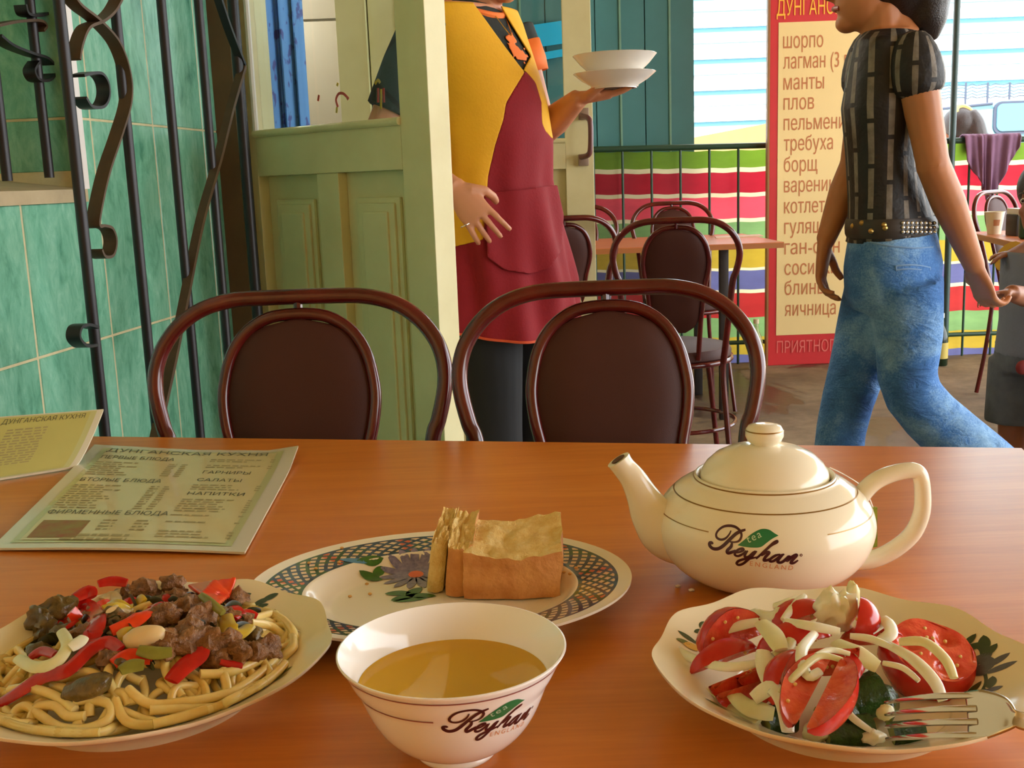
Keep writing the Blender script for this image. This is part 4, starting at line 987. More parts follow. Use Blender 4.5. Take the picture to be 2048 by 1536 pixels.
# oval platter with a blue lattice border
def platter_mat(sy):
    t = NT('platter_lattice'); tc = t.node('ShaderNodeTexCoord'); sx = t.node('ShaderNodeSeparateXYZ'); t.link(tc.outputs['Object'], sx.inputs[0])
    x = sx.outputs[0]; y = t.math('DIVIDE', sx.outputs[1], sy)
    r = t.math('SQRT', t.math('ADD', t.math('MULTIPLY', x, x), t.math('MULTIPLY', y, y))); a = t.math('ARCTAN2', y, x)
    return t, r, a
def build_platter():
    pr = [(0, 0.006), (0.5, 0.006), (0.60, 0.0075), (0.66, 0.011), (0.705, 0.0165), (0.74, 0.018), (0.86, 0.0205), (1.0, 0.023)]
    P = Plate('oval_platter', 'oval plate with blue lattice border holding bread', 880, 1150, 380, 0.80, 0, M_PORC, R(0), 1.0, pr)
    t, r, a = platter_mat(0.80); rn = t.math('DIVIDE', r, P.R)
    band = t.math('MULTIPLY', t.math('GREATER_THAN', rn, 0.725), t.math('LESS_THAN', rn, 0.935))
    A = t.math('MULTIPLY', a, 30.0); B = t.math('MULTIPLY', rn, 50.0)
    s1 = t.math('ABSOLUTE', t.math('SINE', t.math('ADD', A, B))); s2 = t.math('ABSOLUTE', t.math('SINE', t.math('SUBTRACT', A, B)))
    lat = t.math('LESS_THAN', t.math('MINIMUM', s1, s2), 0.60)
    edge = t.math('MAXIMUM', t.math('LESS_THAN', rn, 0.745), t.math('GREATER_THAN', rn, 0.918))
    lat = t.math('MAXIMUM', lat, edge)
    v = t.coord('Object'); nz = t.noise(v, 70, 2, 0.5)
    blue = t.ramp(nz, [(0.35, srgb(40, 58, 74)), (0.52, srgb(66, 84, 104)), (0.62, srgb(58, 92, 60))])
    ce = t.mix(t.ramp(t.math('SINE', t.math('MULTIPLY', a, 11.0)), [(0.86, (0, 0, 0, 1)), (0.94, (1, 1, 1, 1))]), srgb(226, 196, 156), srgb(214, 110, 80))
    c = t.mix(t.math('MULTIPLY', band, lat), t.mix(band, srgb(242, 232, 208), ce), blue)
    t.col(c); t.set(Roughness=0.12)
    P.body.data.materials.clear(); P.body.data.materials.append(t.m)
    M_OR = mat('painted_orange', (226, 104, 50), 0.3); M_PET = mat('painted_petal', (150, 140, 160), 0.3, var=0.3, vscale=250, vcol=(96, 90, 120)); M_GR = mat('painted_leaf_green', (66, 116, 40), 0.3, var=0.35, vscale=250); M_BL = mat('painted_blue', (86, 140, 176), 0.3)
    fc = P.loc(832, 1150)
    for k in range(15):
        w = 2 * PI * k / 15; c0 = V((fc.x + 0.017 * math.cos(w), fc.y + 0.017 * math.sin(w), 0))
        def f(u, v_, w=w, c0=c0):
            tt = u * 2 - 1; ww = 0.0036 * (1 - tt * tt) ** 0.6 * (v_ * 2 - 1); xx = tt * 0.0125
            return P.pt(c0.x + xx * math.cos(w) - ww * math.sin(w), c0.y + xx * math.sin(w) + ww * math.cos(w), 0.0004)
        MB().grid(f, 9, 3).build('painted_petal', M_PET, P.root, fix=False)
    MB().add([P.pt(fc.x + 0.006 * math.cos(2 * PI * k / 16), fc.y + 0.006 * math.sin(2 * PI * k / 16), 0.0006) for k in range(16)], [tuple(range(16))]).build('painted_flower_centre', M_OR, P.root, fix=False)
    for px, py, an, l, w_, m in ((708, 1149, 0, .011, .0035, M_BL), (742, 1146, 20, .011, .005, M_GR), (742, 1156, -20, .010, .005, M_GR), (758, 1149, 60, .007, .004, M_GR), (796, 1187, 0, .010, .005, M_GR), (806, 1196, 30, .010, .005, M_GR), (828, 1184, 60, .010, .005, M_GR), (842, 1192, -10, .012, .005, M_GR), (820, 1200, 10, .013, .004, M_GR)):
        P.leaf(px, py, an, l, w_, m)
    M_CR = mat('crumb', (216, 168, 96), 0.9)
    for i, (px, py) in enumerate(((618, 1128), (632, 1139), (684, 1098), (678, 1127), (740, 1190), (734, 1170), (1128, 1146), (1140, 1150), (1152, 1138), (700, 1195))):
        l = P.loc(px, py); p = P.pt(l.x, l.y, 0.001)
        MB().sphere(p, (0.0016, 0.0013, 0.001), 7, 5).build('bread_crumb', M_CR, None, 'tiny bread crumb on the oval platter', 'crumb', 'bread crumbs on the oval platter')
    return P
OP = build_platter()

# ---- menus in plastic sleeves
M_SLEEVE = mat('plastic_sleeve', (214, 208, 182), 0.12); M_PAPER = mat('menu_paper', (222, 206, 146), 0.35, var=0.08, vscale=10, coat=0.6); M_INK = mat('menu_ink', (92, 92, 66), 0.5); M_INKL = mat('menu_small_print', (164, 152, 104), 0.5); M_PAPG = mat('menu_green_border', (192, 192, 132), 0.35, coat=0.6)
def menu(label, corners, zfun, heads, margin=0.06, body_m=None, pic=True, name='menu_sheet'):
    """corners: photo points top-left, top-right, bottom-right, bottom-left; zfun(u,v) lift above the table"""
    cs = [on_z(x, y, TZ) if zz is None else on_z(x, y, TZ + zz) for x, y, zz in corners]
    for c in cs: c.z = TZ
    def mp(u, v, e=0.0):
        p = cs[0].lerp(cs[1], u).lerp(cs[3].lerp(cs[2], u), v); return V((p.x, p.y, TZ + 0.0015 + max(0, zfun(u, v)) + e))
    ctr = mp(0.5, 0.5); r = thing(name, label, 'menu', V((ctr.x, ctr.y, TZ)), 'plastic sleeved menus on the table')
    q = MB(); q.grid(lambda u, v: mp(u, v), 30, 20); q.grid(lambda u, v: mp(u, v, 0.002), 30, 20)
    n = 30; m = 20; o = n * m
    per = [i for i in range(n)] + [j * n + n - 1 for j in range(1, m)] + [(m - 1) * n + i for i in range(n - 2, -1, -1)] + [j * n for j in range(m - 2, 0, -1)]
    q.f += [(per[i], per[(i + 1) % len(per)], o + per[(i + 1) % len(per)], o + per[i]) for i in range(len(per))]
    q.build('plastic_sleeve', M_SLEEVE, r)
    MB().grid(lambda u, v: mp(margin + (1 - 2 * margin) * u, margin * 0.6 + (1 - 1.2 * margin) * v, 0.0024), 30, 20).build('border_print', M_PAPG, r, fix=False)
    mg = margin + 0.03
    MB().grid(lambda u, v: mp(mg + (1 - 2 * mg) * u, mg * 0.6 + (1 - 1.2 * mg) * v, 0.0028), 30, 20).build('paper', body_m or M_PAPER, r, fix=False)
    for body, u0, v0, us, vs_ in heads:
        qq = text_mb(body, 1.0, bold=0.0); wmax = max(p.x for p in qq.v)
        qq.v = [mp(u0 + p.x / wmax * us, v0 - p.y * vs_, 0.0032 + 0.0002 * l) for p, l in zip(qq.v, qq.lay)]; qq.build('heading_lettering', M_INK, r, fix=False)
    rnd = random.Random(label); q = MB()
    def line(u0, u1, v, h=0.011):
        x = u0
        while x < u1:
            w = rnd.uniform(0.015, 0.05); b = min(x + w, u1)
            o = len(q.v); q.v += [mp(x, v, 0.0031), mp(b, v, 0.0031), mp(b, v + h, 0.0031), mp(x, v + h, 0.0031)]; q.f.append((o, o + 1, o + 2, o + 3)); x = b + 0.01
    return r, mp, q, line
fz = lambda u, v: 0.003 * max(0, 1 - v * 3) * abs(u - 0.5) * 2 + (0.006 * max(0, u - 0.86) / 0.14 * max(0, 1 - v * 5)) + 0.004 * math.sin(PI * u) * (v > 0.5) * (v - 0.5)
r, mp, q, line = menu('plastic sleeved menu lying flat in front of the grille', [(190, 899, None), (598, 912, None), (490, 1112, None), (-18, 1104, None)], fz,
    [('ДУНГАНСКАЯ КУХНЯ', 0.09, 0.085, 0.78, 0.055), ('ПЕРВЫЕ БЛЮДА', 0.09, 0.165, 0.36, 0.05), ('ВТОРЫЕ БЛЮДА', 0.09, 0.415, 0.38, 0.05), ('ФИРМЕННЫЕ БЛЮДА', 0.09, 0.735, 0.52, 0.05), ('ГАРНИРЫ', 0.62, 0.30, 0.22, 0.045), ('САЛАТЫ', 0.62, 0.385, 0.2, 0.045), ('НАПИТКИ', 0.62, 0.53, 0.25, 0.045)])
for v0, n, wds in ((0.20, 7, 0.2), (0.45, 11, 0.22)):
    for i in range(n): line(0.09, 0.09 + wds * random.Random(i).uniform(0.6, 1.1), v0 + i * 0.022); line(0.44, 0.48, v0 + i * 0.022); line(0.50, 0.53, v0 + i * 0.022)
for v0, n in ((0.13, 2), (0.2, 2), (0.42, 3), (0.57, 6), (0.72, 1), (0.78, 1), (0.86, 3)):
    for i in range(n): line(0.62, 0.62 + random.Random(i + n).uniform(0.15, 0.25), v0 + i * 0.022); line(0.9, 0.92, v0 + i * 0.022)
for i in range(4): line(0.36, 0.42, 0.78 + i * 0.025); line(0.5, 0.56, 0.78 + i * 0.025)
for i in range(2): line(0.25, 0.52, 0.9 + i * 0.03, 0.018)
q.build('small_print', M_INKL, r, kind='stuff', fix=False)
mpc = mat('menu_food_picture', (140, 130, 60), 0.4, var=0.7, vscale=70, vcol=(150, 70, 40)); MB().grid(lambda u, v: mp(0.11 + 0.2 * u, 0.79 + 0.14 * v + 0.0 * u, 0.0031), 8, 5).build('food_picture', mpc, r, fix=False)
# second menu, propped up against the grille side of the table
bz = lambda u, v: 0.055 * (1 - v) ** 1.3
r2, mp2, q, line = menu('yellowish plastic sleeved menu propped up behind the flat menu', [(-190, 862, 0.05), (208, 829, 0.052), (150, 936, 0.002), (-330, 1012, 0.002)], bz,
    [('ДУНГАНСКАЯ КУХНЯ', 0.5, 0.12, 0.42, 0.09)], 0.03, mat('menu_paper_yellow', (196, 190, 112), 0.4, var=0.12, vscale=12, coat=0.4))
for i in range(14):
    line(0.45, 0.5, 0.2 + i * 0.04); line(0.55, 0.75, 0.2 + i * 0.04, 0.02)
q.build('small_print', M_INKL, r2, kind='stuff', fix=False)
# ================================================================== FOOD
def food(name, rgb, rough=0.3, sss=0.15, **k): return mat(name, rgb, rough, sss=sss, **k)
M_TSKIN = food('tomato_skin', (212, 54, 34), 0.16, var=0.25, vscale=25, vcol=(180, 24, 24))
M_TFLESH = food('tomato_flesh', (238, 112, 74), 0.15, var=0.4, vscale=70, vcol=(206, 48, 38), bump=0.25, bscale=160)
M_SEED = mat('tomato_seed', (232, 196, 110), 0.3)
M_ONION = food('onion', (244, 240, 222), 0.25, 0.25, var=0.1, vscale=60, vcol=(232, 228, 190))
M_ONIONG = food('onion_greenish', (230, 224, 172), 0.3, 0.25, var=0.1, vscale=60)
M_CUC = food('cucumber_skin', (52, 92, 30), 0.25, 0.05, var=0.5, vscale=90, vcol=(20, 46, 16), bump=0.4, bscale=220); M_CUCI = food('cucumber_flesh', (150, 164, 92), 0.3, 0.2, var=0.2, vscale=80)
def frame(x, up):
    x = V(x).normalized(); up = V(up); up = (up - x * up.dot(x)).normalized(); y = up.cross(x)
    return Matrix(((x.x, y.x, up.x, 0), (x.y, y.y, up.y, 0), (x.z, y.z, up.z, 0), (0, 0, 0, 1)))
def wedge(c, axis, skin, L, r, alpha, label, seeds=True):
    """lune of a tomato: axis along the core, skin towards 'skin'"""
    M = Matrix.Translation(V(c)) @ frame(axis, skin); na, nt = 9, 14
    def sk(u, v):
        t = PI * (0.03 + 0.94 * u); ph = R(alpha) * (v - 0.5); w = 1 + 0.02 * math.sin(5 * t)
        return M @ V((L * math.cos(t), r * w * math.sin(t) * math.sin(ph), r * w * math.sin(t) * math.cos(ph)))
    q = MB().grid(sk, nt, na)
    o = q.build('tomato_wedge', M_TSKIN, None, label, 'tomato', 'tomato wedges in the salad')
    f = MB()
    for s in (0, 1):
        def cut(u, v, s=s):
            p = sk(u, s); a = M @ V((L * 0.9 * math.cos(PI * (0.03 + 0.94 * u)), 0, 0)); n = (M.to_3x3() @ V((0, (1 if s else -1), -0.3))).normalized()
            return a.lerp(p, v * 0.985) + n * (-0.0012 * math.sin(PI * v) * (1 + math.sin(u * 17)))
        f.grid(cut, nt, 6)
    f.build('flesh', M_TFLESH, o)
    if seeds:
        rnd = random.Random(label)
        for k in range(5):
            u = rnd.uniform(0.25, 0.75); v = rnd.uniform(0.45, 0.75); s = rnd.choice((0, 1)); p = sk(u, s); a = M @ V((L * 0.9 * math.cos(PI * u), 0, 0))
            MB().sphere(a.lerp(p, v), 0.0011, 7, 5).build('seed', M_SEED, o)
    return o
def Zp(px, py, h): return on_z(px, py, TZ + h)
wedge(Zp(1470, 1290, 0.026), (0.9, 0.45, 0.1), (-0.1, 0.5, 0.7), 0.0242, 0.0228, 65, 'tomato wedge at the left under a long onion strip')
wedge(Zp(1488, 1344, 0.031), (0.9, 0.35, 0.15), (0.1, 0.4, -0.8), 0.0230, 0.0168, 55, 'thin tomato wedge near the left rim below the long onion strip')
wedge(Zp(1500, 1368, 0.027), (0.92, 0.3, 0.1), (0.1, 0.3, -0.9), 0.0218, 0.0144, 50, 'lowest thin tomato wedge near the left rim')
wedge(Zp(1630, 1378, 0.038), (0.5, 0.8, 0.16), (-0.8, 0.45, -0.15), 0.034, 0.0165, 60, 'long tomato wedge in the middle of the salad with its skin to the left')
wedge(Zp(1647, 1384, 0.042), (0.5, 0.82, 0.16), (0.85, -0.45, -0.15), 0.034, 0.0165, 55, 'long tomato wedge in the middle of the salad beside the cucumber')
wedge(Zp(1712, 1242, 0.042), (0.3, 0.5, 0.7), (0.5, -0.6, 0.5), 0.0149, 0.0144, 80, 'small bright tomato piece beside the heap of grated onion')
wedge(Zp(1596, 1250, 0.034), (0.9, 0.2, 0.2), (0.0, -0.2, 0.9), 0.0230, 0.0156, 70, 'tomato wedge at the back behind the onion strips')
wedge(Zp(1640, 1300, 0.042), (0.8, -0.4, 0.2), (0.1, 0.5, -0.7), 0.0218, 0.0156, 70, 'tomato wedge in the centre under the thin onion curls')
wedge(Zp(1545, 1326, 0.036), (0.9, 0.3, 0.2), (0.0, 0.5, -0.7), 0.0230, 0.0144, 60, 'tomato wedge left of centre behind the wide onion piece')
wedge(Zp(1745, 1290, 0.028), (0.9, -0.2, 0.1), (0.0, 0.3, 0.9), 0.0196, 0.0132, 70, 'dark tomato wedge behind the greenish onion slice')
wedge(Zp(1448, 1326, 0.022), (0.9, 0.4, 0.1), (0.0, -0.3, 0.9), 0.024, 0.014, 60, 'tomato wedge lying below the long onion strip at the far left')
wedge(Zp(1576, 1362, 0.028), (0.5, 0.8, 0.2), (-0.6, -0.3, 0.6), 0.024, 0.014, 60, 'tomato wedge between the wide onion piece and the long wedges')
wedge(Zp(1588, 1292, 0.032), (0.9, 0.2, 0.1), (0.0, -0.4, 0.9), 0.024, 0.015, 70, 'tomato wedge half hidden under the pale onion pieces')
wedge(Zp(1694, 1340, 0.030), (0.3, 0.9, 0.1), (0.3, -0.4, 0.8), 0.020, 0.013, 60, 'tomato wedge between the long wedges and the tomato half')
# the big half tomato on the right with its cut face up
def half_tomato(px, py):
    c = Zp(px, py, 0.018); M = Matrix.Translation(c) @ frame((0.95, 0.25, -0.06), (0.0, -0.42, 0.9))
    prof = [(0, -0.017), (0.012, -0.0155), (0.021, -0.010), (0.0262, -0.001), (0.0268, 0.006), (0.0245, 0.0115), (0.022, 0.0135)]
    q = MB().lathe(prof, 40, (0, 0, 0), 1.08, 1.0, lambda w, i, r, z: (r * (1 + 0.035 * math.cos(5 * w)), z)); q.v = [M @ p for p in q.v]
    o = q.build('tomato_half', M_TSKIN, None, 'large tomato half lying cut side up beside the fork', 'tomato')
    f = MB().grid(lambda u, v: M @ V((0.0238 * v * math.cos(2 * PI * u) * 1.06, 0.0238 * v * math.sin(2 * PI * u), 0.0136 + 0.0016 * (v - 0.5) * math.sin(10 * PI * u) - (0.004 * math.exp(-((v - 0.55) / 0.18) ** 2) * max(0, math.sin(2 * PI * u * 3))))), 60, 12, True)
    f.build('flesh', M_TFLESH, o)
    rnd = random.Random(4)
    for k in range(9):
        a = rnd.uniform(0, 2 * PI); r = rnd.uniform(0.008, 0.017); MB().sphere(M @ V((r * math.cos(a), r * math.sin(a), 0.0136)), 0.0012, 7, 5).build('seed', M_SEED, o)
half_tomato(1852, 1330)
# onion strips: (photo points with height above the table), half width, greenish?, label
ON = [
    ([(1336, 1287, .024), (1385, 1316, .024), (1455, 1334, .03), (1540, 1322, .034)], .0040, 0, 'longest curved onion strip across the left of the salad'),
    ([(1527, 1302, .038), (1533, 1338, .034), (1546, 1378, .028)], .0072, 0, 'wide white onion piece standing over the left tomato wedges'),
    ([(1522, 1244, .044), (1545, 1268, .044), (1562, 1300, .040)], .0075, 1, 'wide pale onion piece lying across the left tomato wedge'),
    ([(1396, 1288, .026), (1436, 1262, .034), (1518, 1243, .040)], .0046, 0, 'pale onion strip along the top of the left tomato wedge'),
    ([(1610, 1191, .050), (1592, 1208, .048), (1566, 1240, .044)], .0032, 0, 'short white onion strip sticking up at the back left'),
    ([(1505, 1222, .036), (1548, 1232, .042), (1600, 1214, .044)], .0066, 0, 'broad pale onion slice at the back of the salad'),
    ([(1570, 1242, .046), (1622, 1252, .048), (1680, 1263, .046)], .0042, 0, 'straight onion strip below the heap of grated onion'),
    ([(1588, 1262, .042), (1578, 1290, .040), (1548, 1312, .036)], .0040, 1, 'curved onion strip between the left tomato wedge and the centre'),
    ([(1630, 1266, .046), (1606, 1296, .046), (1604, 1326, .044), (1618, 1352, .042), (1640, 1342, .042)], .0042, 0, 'hook shaped onion strip over the middle tomato wedges'),
    ([(1560, 1386, .036), (1596, 1346, .044), (1640, 1312, .048), (1690, 1322, .046)], .0026, 1, 'thin onion strip crossing the middle tomato wedges'),
    ([(1632, 1310, .048), (1662, 1300, .048), (1700, 1308, .046)], .0022, 0, 'thin onion curl on top of the middle tomato wedges'),
    ([(1402, 1382, .016), (1450, 1410, .016), (1516, 1446, .016)], .0060, 1, 'flat onion slice along the lower left rim'),
    ([(1466, 1388, .022), (1498, 1414, .022), (1548, 1428, .020)], .0072, 1, 'broad yellowish onion slice at the lower left'),
    ([(1506, 1398, .026), (1542, 1376, .032), (1566, 1404, .030), (1576, 1464, .020)], .0060, 0, 'bent white onion strip hanging down beside the long tomato wedge'),
    ([(1740, 1262, .040), (1770, 1242, .044), (1782, 1266, .042), (1756, 1284, .038)], .0050, 0, 'curled onion chunk behind the large tomato half'),
    ([(1672, 1284, .042), (1708, 1304, .042), (1756, 1334, .036)], .0074, 1, 'broad greenish onion slice in the middle right'),
    ([(1700, 1272, .042), (1742, 1278, .042), (1786, 1296, .042)], .0032, 0, 'thin onion strip leading to the large tomato half'),
    ([(1774, 1288, .042), (1826, 1318, .042), (1868, 1362, .038), (1886, 1402, .030)], .0046, 0, 'long onion strip lying over the large tomato half'),
    ([(1798, 1284, .044), (1848, 1284, .046), (1890, 1318, .042), (1908, 1356, .036)], .0042, 1, 'curved onion strip over the right side of the large tomato half'),
    ([(1766, 1326, .040), (1806, 1336, .040), (1838, 1362, .036)], .0024, 0, 'thinnest onion strip on the left of the large tomato half'),
    ([(1686, 1394, .026), (1700, 1430, .022), (1742, 1462, .016)], .0028, 0, 'thin onion strip over the cucumber'),
    ([(1700, 1330, .036), (1722, 1336, .034), (1734, 1350, .030)], .0044, 1, 'short onion piece beside the middle tomato wedge'),
    ([(1548, 1212, .040), (1572, 1206, .044), (1596, 1196, .046)], .0036, 0, 'short onion strip at the very back of the salad')]
for pts, hw, gr, lb in ON:
    P = crom([Zp(*p) for p in pts], 6); n = len(P); hw *= 0.82
    MB().tube(P, [(hw * (0.7 + 0.3 * math.sin(PI * i / (n - 1))), 0.0013) for i in range(n)], 10, face=V((0.1 * math.sin(len(lb)), -0.62, 0.78))).build('onion_strip', M_ONIONG if gr else M_ONION, None, lb, 'onion', 'onion strips in the salad')
def lump(name, c, r, m, label, cat, group=None, seed=0, amp=0.25, fr=1.6, M=None, nu=18, nv=12):
    q = MB().sphere((0, 0, 0), r, nu, nv); rr = max(r) if not isinstance(r, (int, float)) else r
    for i, p in enumerate(q.v):
        k = noise.noise(p * (fr / rr) + V((seed * 3.1, seed * 1.7, seed))) + 0.5 * noise.noise(p * (2.7 * fr / rr) + V((seed, 5, 0))); q.v[i] = p * (1 + amp * k)
    if M: q.v = [M @ p for p in q.v]
    q.v = [p + V(c) for p in q.v]; return q.build(name, m, None, label, cat, group, angle=60)
lump('grated_onion', Zp(1672, 1222, 0.046), (0.013, 0.010, 0.013), M_ONION, 'heap of pale grated onion on top of the salad', 'onion', None, 3, 0.5, 2.6)
lump('onion_chunk', Zp(1705, 1190, 0.048), (0.005, 0.004, 0.009), M_ONIONG, 'pale onion chunk at the top right of the grated heap', 'onion', None, 5, 0.4)
lump('onion_bit', Zp(1772, 1424, 0.022), (0.005, 0.004, 0.004), M_ONIONG, 'small round onion bit at the tips of the fork', 'onion', None, 7, 0.3)
lump('onion_bit', Zp(1746, 1474, 0.012), (0.006, 0.004, 0.004), M_ONION, 'small onion bit at the front rim of the salad', 'onion', None, 8, 0.4)
lump('onion_bit', Zp(1632, 1464, 0.014), (0.007, 0.005, 0.006), M_ONIONG, 'onion bit beside the tip of the long tomato wedge', 'onion', None, 9, 0.3)
# cucumber pieces
def cucumber(c, axis, up, r, ln, label):
    M = Matrix.Translation(V(c)) @ frame(axis, up); n = 16
    def sk(u, v): a = PI * u - 0.0; k = 1 + 0.03 * math.sin(9 * a); return M @ V((ln * (v - 0.5), r * k * math.cos(a), r * k * math.sin(a)))
    o = MB().grid(sk, n, 6).build('cucumber_piece', M_CUC, None, label, 'cucumber', 'cucumber pieces in the salad')
    q = MB()
    for v in (0, 1): q.add([M @ V((ln * (v - 0.5), 0, -0.001))] + [sk(k / (n - 1), v) for k in range(n)], [(0, k, k + 1) for k in range(1, n)])
    q.grid(lambda u, v: M @ V((ln * (v - 0.5), r * (1 - 2 * u), -0.0008)), 6, 6); q.build('flesh', M_CUCI, o)
cucumber(Zp(1722, 1396, 0.018), (0.85, 0.2, 0.2), (0, -0.5, 0.85), 0.013, 0.022, 'dark cucumber piece under the large tomato half')
cucumber(Zp(1672, 1438, 0.014), (0.7, 0.5, 0.0), (0.1, -0.5, 0.85), 0.010, 0.016, 'cucumber piece beside the long tomato wedge tip')
cucumber(Zp(1694, 1464, 0.011), (0.98, 0.1, 0), (0, -0.6, 0.8), 0.009, 0.026, 'cucumber piece along the front rim of the salad')
cucumber(Zp(1756, 1412, 0.013), (0.5, 0.8, 0), (0.2, -0.5, 0.8), 0.010, 0.018, 'cucumber piece just left of the fork tines')
cucumber(Zp(1812, 1466, 0.009), (0.98, 0.1, 0), (0, -0.6, 0.8), 0.0065, 0.018, 'small cucumber piece under the fork')
cucumber(Zp(1552, 1440, 0.012), (0.9, 0.3, 0), (0, -0.6, 0.8), 0.009, 0.018, 'cucumber piece under the bent white onion strip')

# ---- fork
M_STEEL = NT('fork_steel'); M_STEEL.col(srgb(196, 190, 180)); M_STEEL.set(Metallic=1.0, Roughness=0.14); M_STEEL = M_STEEL.m
tip = Zp(1768, 1440, 0.021); neck = Zp(1938, 1431, 0.036); hd1 = Zp(2048, 1442, 0.040); hd2 = Zp(2230, 1462, 0.024)
fx = (neck - tip); fx.normalize(); fw = V((0.05, 0.70, 0.70)); fw = (fw - fx * fw.dot(fx)).normalized(); fnn = fx.cross(fw)
fork = thing('fork', 'stainless steel fork resting on the salad plate', 'fork', neck - V((0, 0, 0.004)))
FL = (neck - tip).length
for k in range(4):
    o = (k - 1.5) * 0.0066
    pts = [neck + fx * 0.004 + fw * o, neck - fx * (FL * 0.35) + fw * o + fnn * 0.0025, neck - fx * (FL * 0.75) + fw * o * 0.98 + fnn * 0.001, tip + fw * o * 0.95 - fnn * 0.002]
    P = crom(pts, 5); n = len(P)
    MB().tube(P, [(0.0018 * (1 - 0.55 * (i / (n - 1)) ** 2), 0.0011) for i in range(n)], 8, side=fw).build('tine', M_STEEL, fork)
def fh(u, v):
    s = u; P = crom([neck - fx * 0.001, neck + fx * 0.018, hd1, hd1.lerp(hd2, 0.5), hd2], 10)
    i = s * (len(P) - 1); a = int(min(i, len(P) - 2)); p = P[a].lerp(P[a + 1], i - a)
    w = lerp_tab([(0, 0.0118), (0.12, 0.0122), (0.25, 0.0085), (0.40, 0.0042), (0.6, 0.0045), (0.9, 0.009), (1.0, 0.006)], s)
    x = (v * 2 - 1); return p + fw * (w * x) + fnn * (0.0018 * (x * x) - 0.001)
o = MB().grid(fh, 50, 9).build('handle', M_STEEL, fork); live(o, 0, 0, 0.0016)

# ---- noodles with stew
HR = NP.R * 0.80
def heap(x, y):
    r = math.hypot(x - 0.0, (y - 0.004)) / HR
    return 0.009 + 0.038 * max(0, 1 - r * r) ** 0.75 if r < 1 else NP.z(x, y) + 0.003
def nloc(px, py, e=0.0):
    zz = TZ + 0.02
    for _ in range(25):
        p = on_z(px, py, zz) - NP.c; zz = 0.5 * zz + 0.5 * (TZ + heap(p.x, p.y) + e)
    p = on_z(px, py, zz); return p
def nclamp(p):
    x, y = p.x - NP.c.x, p.y - NP.c.y; r = math.hypot(x, y); m = NP.R * 0.80
    if r > m: x *= m / r; y *= m / r; return V((NP.c.x + x, NP.c.y + y, TZ + NP.z(x, y) + 0.004))
    return p
M_NOOD = food('noodle', (244, 222, 150), 0.25, 0.3, var=0.15, vscale=30, vcol=(224, 186, 96))
rnd = random.Random(11)
def noodle(pts, r=0.0031, lb=None):
    P = crom(pts, 5); MB().tube(P, r, 8).build('noodle', M_NOOD, None, lb or 'thick pale noodle strand in the heap on the left plate', 'noodle', 'noodle strands on the left plate', angle=85)
def clampP(x, y, e):
    r = math.hypot(x, y); m = NP.R * 0.79
    if r > m: x *= m / r; y *= m / r
    return V((NP.c.x + x, NP.c.y + y, TZ + max(heap(x, y) - 0.002 + e, NP.z(x, y) + 0.0034)))
for i in range(95):
    a = rnd.uniform(0, 2 * PI); rad = HR * math.sqrt(rnd.uniform(0.16, 0.95)); cx, cy = rad * math.cos(a), rad * math.sin(a)
    rr = rnd.uniform(0.010, 0.034); a0 = rnd.uniform(0, 2 * PI); sw = rnd.choice((-1, 1)) * rnd.uniform(2.0, 5.0); e0 = rnd.uniform(-0.006, 0.003); n = 9; sq = rnd.uniform(0.6, 1.0); ph = rnd.uniform(0, 6)
    noodle([clampP(cx + rr * math.cos(a0 + sw * k / (n - 1)), cy + rr * sq * math.sin(a0 + sw * k / (n - 1)), e0 + 0.002 * math.sin(k * 1.3 + ph)) for k in range(n)], rnd.uniform(0.0024, 0.0030))
NL = ['large looped noodle at the front left of the plate', 'small noodle curl inside the front left loop', 'noodle running along the front left rim', 'noodle bending along the front of the plate', 'longest noodle sweeping from the front to the right side', 'noodle end lying below the meat at the right', 'short upright noodle end at the front right', 'noodle arc right of the meat', 'noodle crossing over the right side strands', 'outermost noodle hanging at the right of the heap', 'noodle curl behind the meat at the back right', 'noodle along the front right rim', 'lowest noodle at the front rim', 'noodle at the far left below the pepper strip', 'noodle inside the onion arc at the left']
for lbn, pts in zip(NL, ([(22, 1452), (30, 1425), (52, 1412), (80, 1430), (120, 1455), (170, 1458), (215, 1440), (222, 1412), (190, 1400), (150, 1402)], [(62, 1440), (75, 1415), (110, 1412), (135, 1432), (170, 1432)], [(10, 1420), (40, 1450), (100, 1466), (180, 1464)], [(230, 1400), (250, 1440), (290, 1450), (340, 1440), (390, 1422)],
            [(255, 1378), (300, 1408), (370, 1404), (420, 1396), (480, 1376), (540, 1330), (556, 1312)], [(400, 1348), (450, 1346), (500, 1330), (538, 1308)], [(445, 1340), (452, 1366), (456, 1386)], [(500, 1246), (540, 1252), (572, 1280), (580, 1310)], [(505, 1238), (550, 1222), (574, 1204), (572, 1194), (545, 1200)], [(566, 1196), (584, 1226), (598, 1256), (586, 1290)], [(480, 1180), (506, 1186), (508, 1208), (480, 1218)],
            [(300, 1420), (360, 1418), (440, 1414), (520, 1390), (560, 1350)], [(310, 1460), (400, 1446), (470, 1424)], [(20, 1380), (60, 1376), (110, 1392), (150, 1420)], [(35, 1300), (80, 1330), (125, 1320), (134, 1280), (118, 1262)])):
    noodle([nclamp(nloc(x, y, 0.003)) for x, y in pts], 0.0029, lbn)
M_PEP = food('red_pepper', (206, 30, 20), 0.14, 0.1, var=0.3, vscale=50, vcol=(160, 12, 14)); M_PEPO = food('orange_red_pepper', (232, 76, 28), 0.14, 0.1, var=0.3, vscale=50, vcol=(214, 40, 20)); M_YP = food('yellow_pepper', (206, 172, 50), 0.2, 0.2, var=0.2, vscale=60)
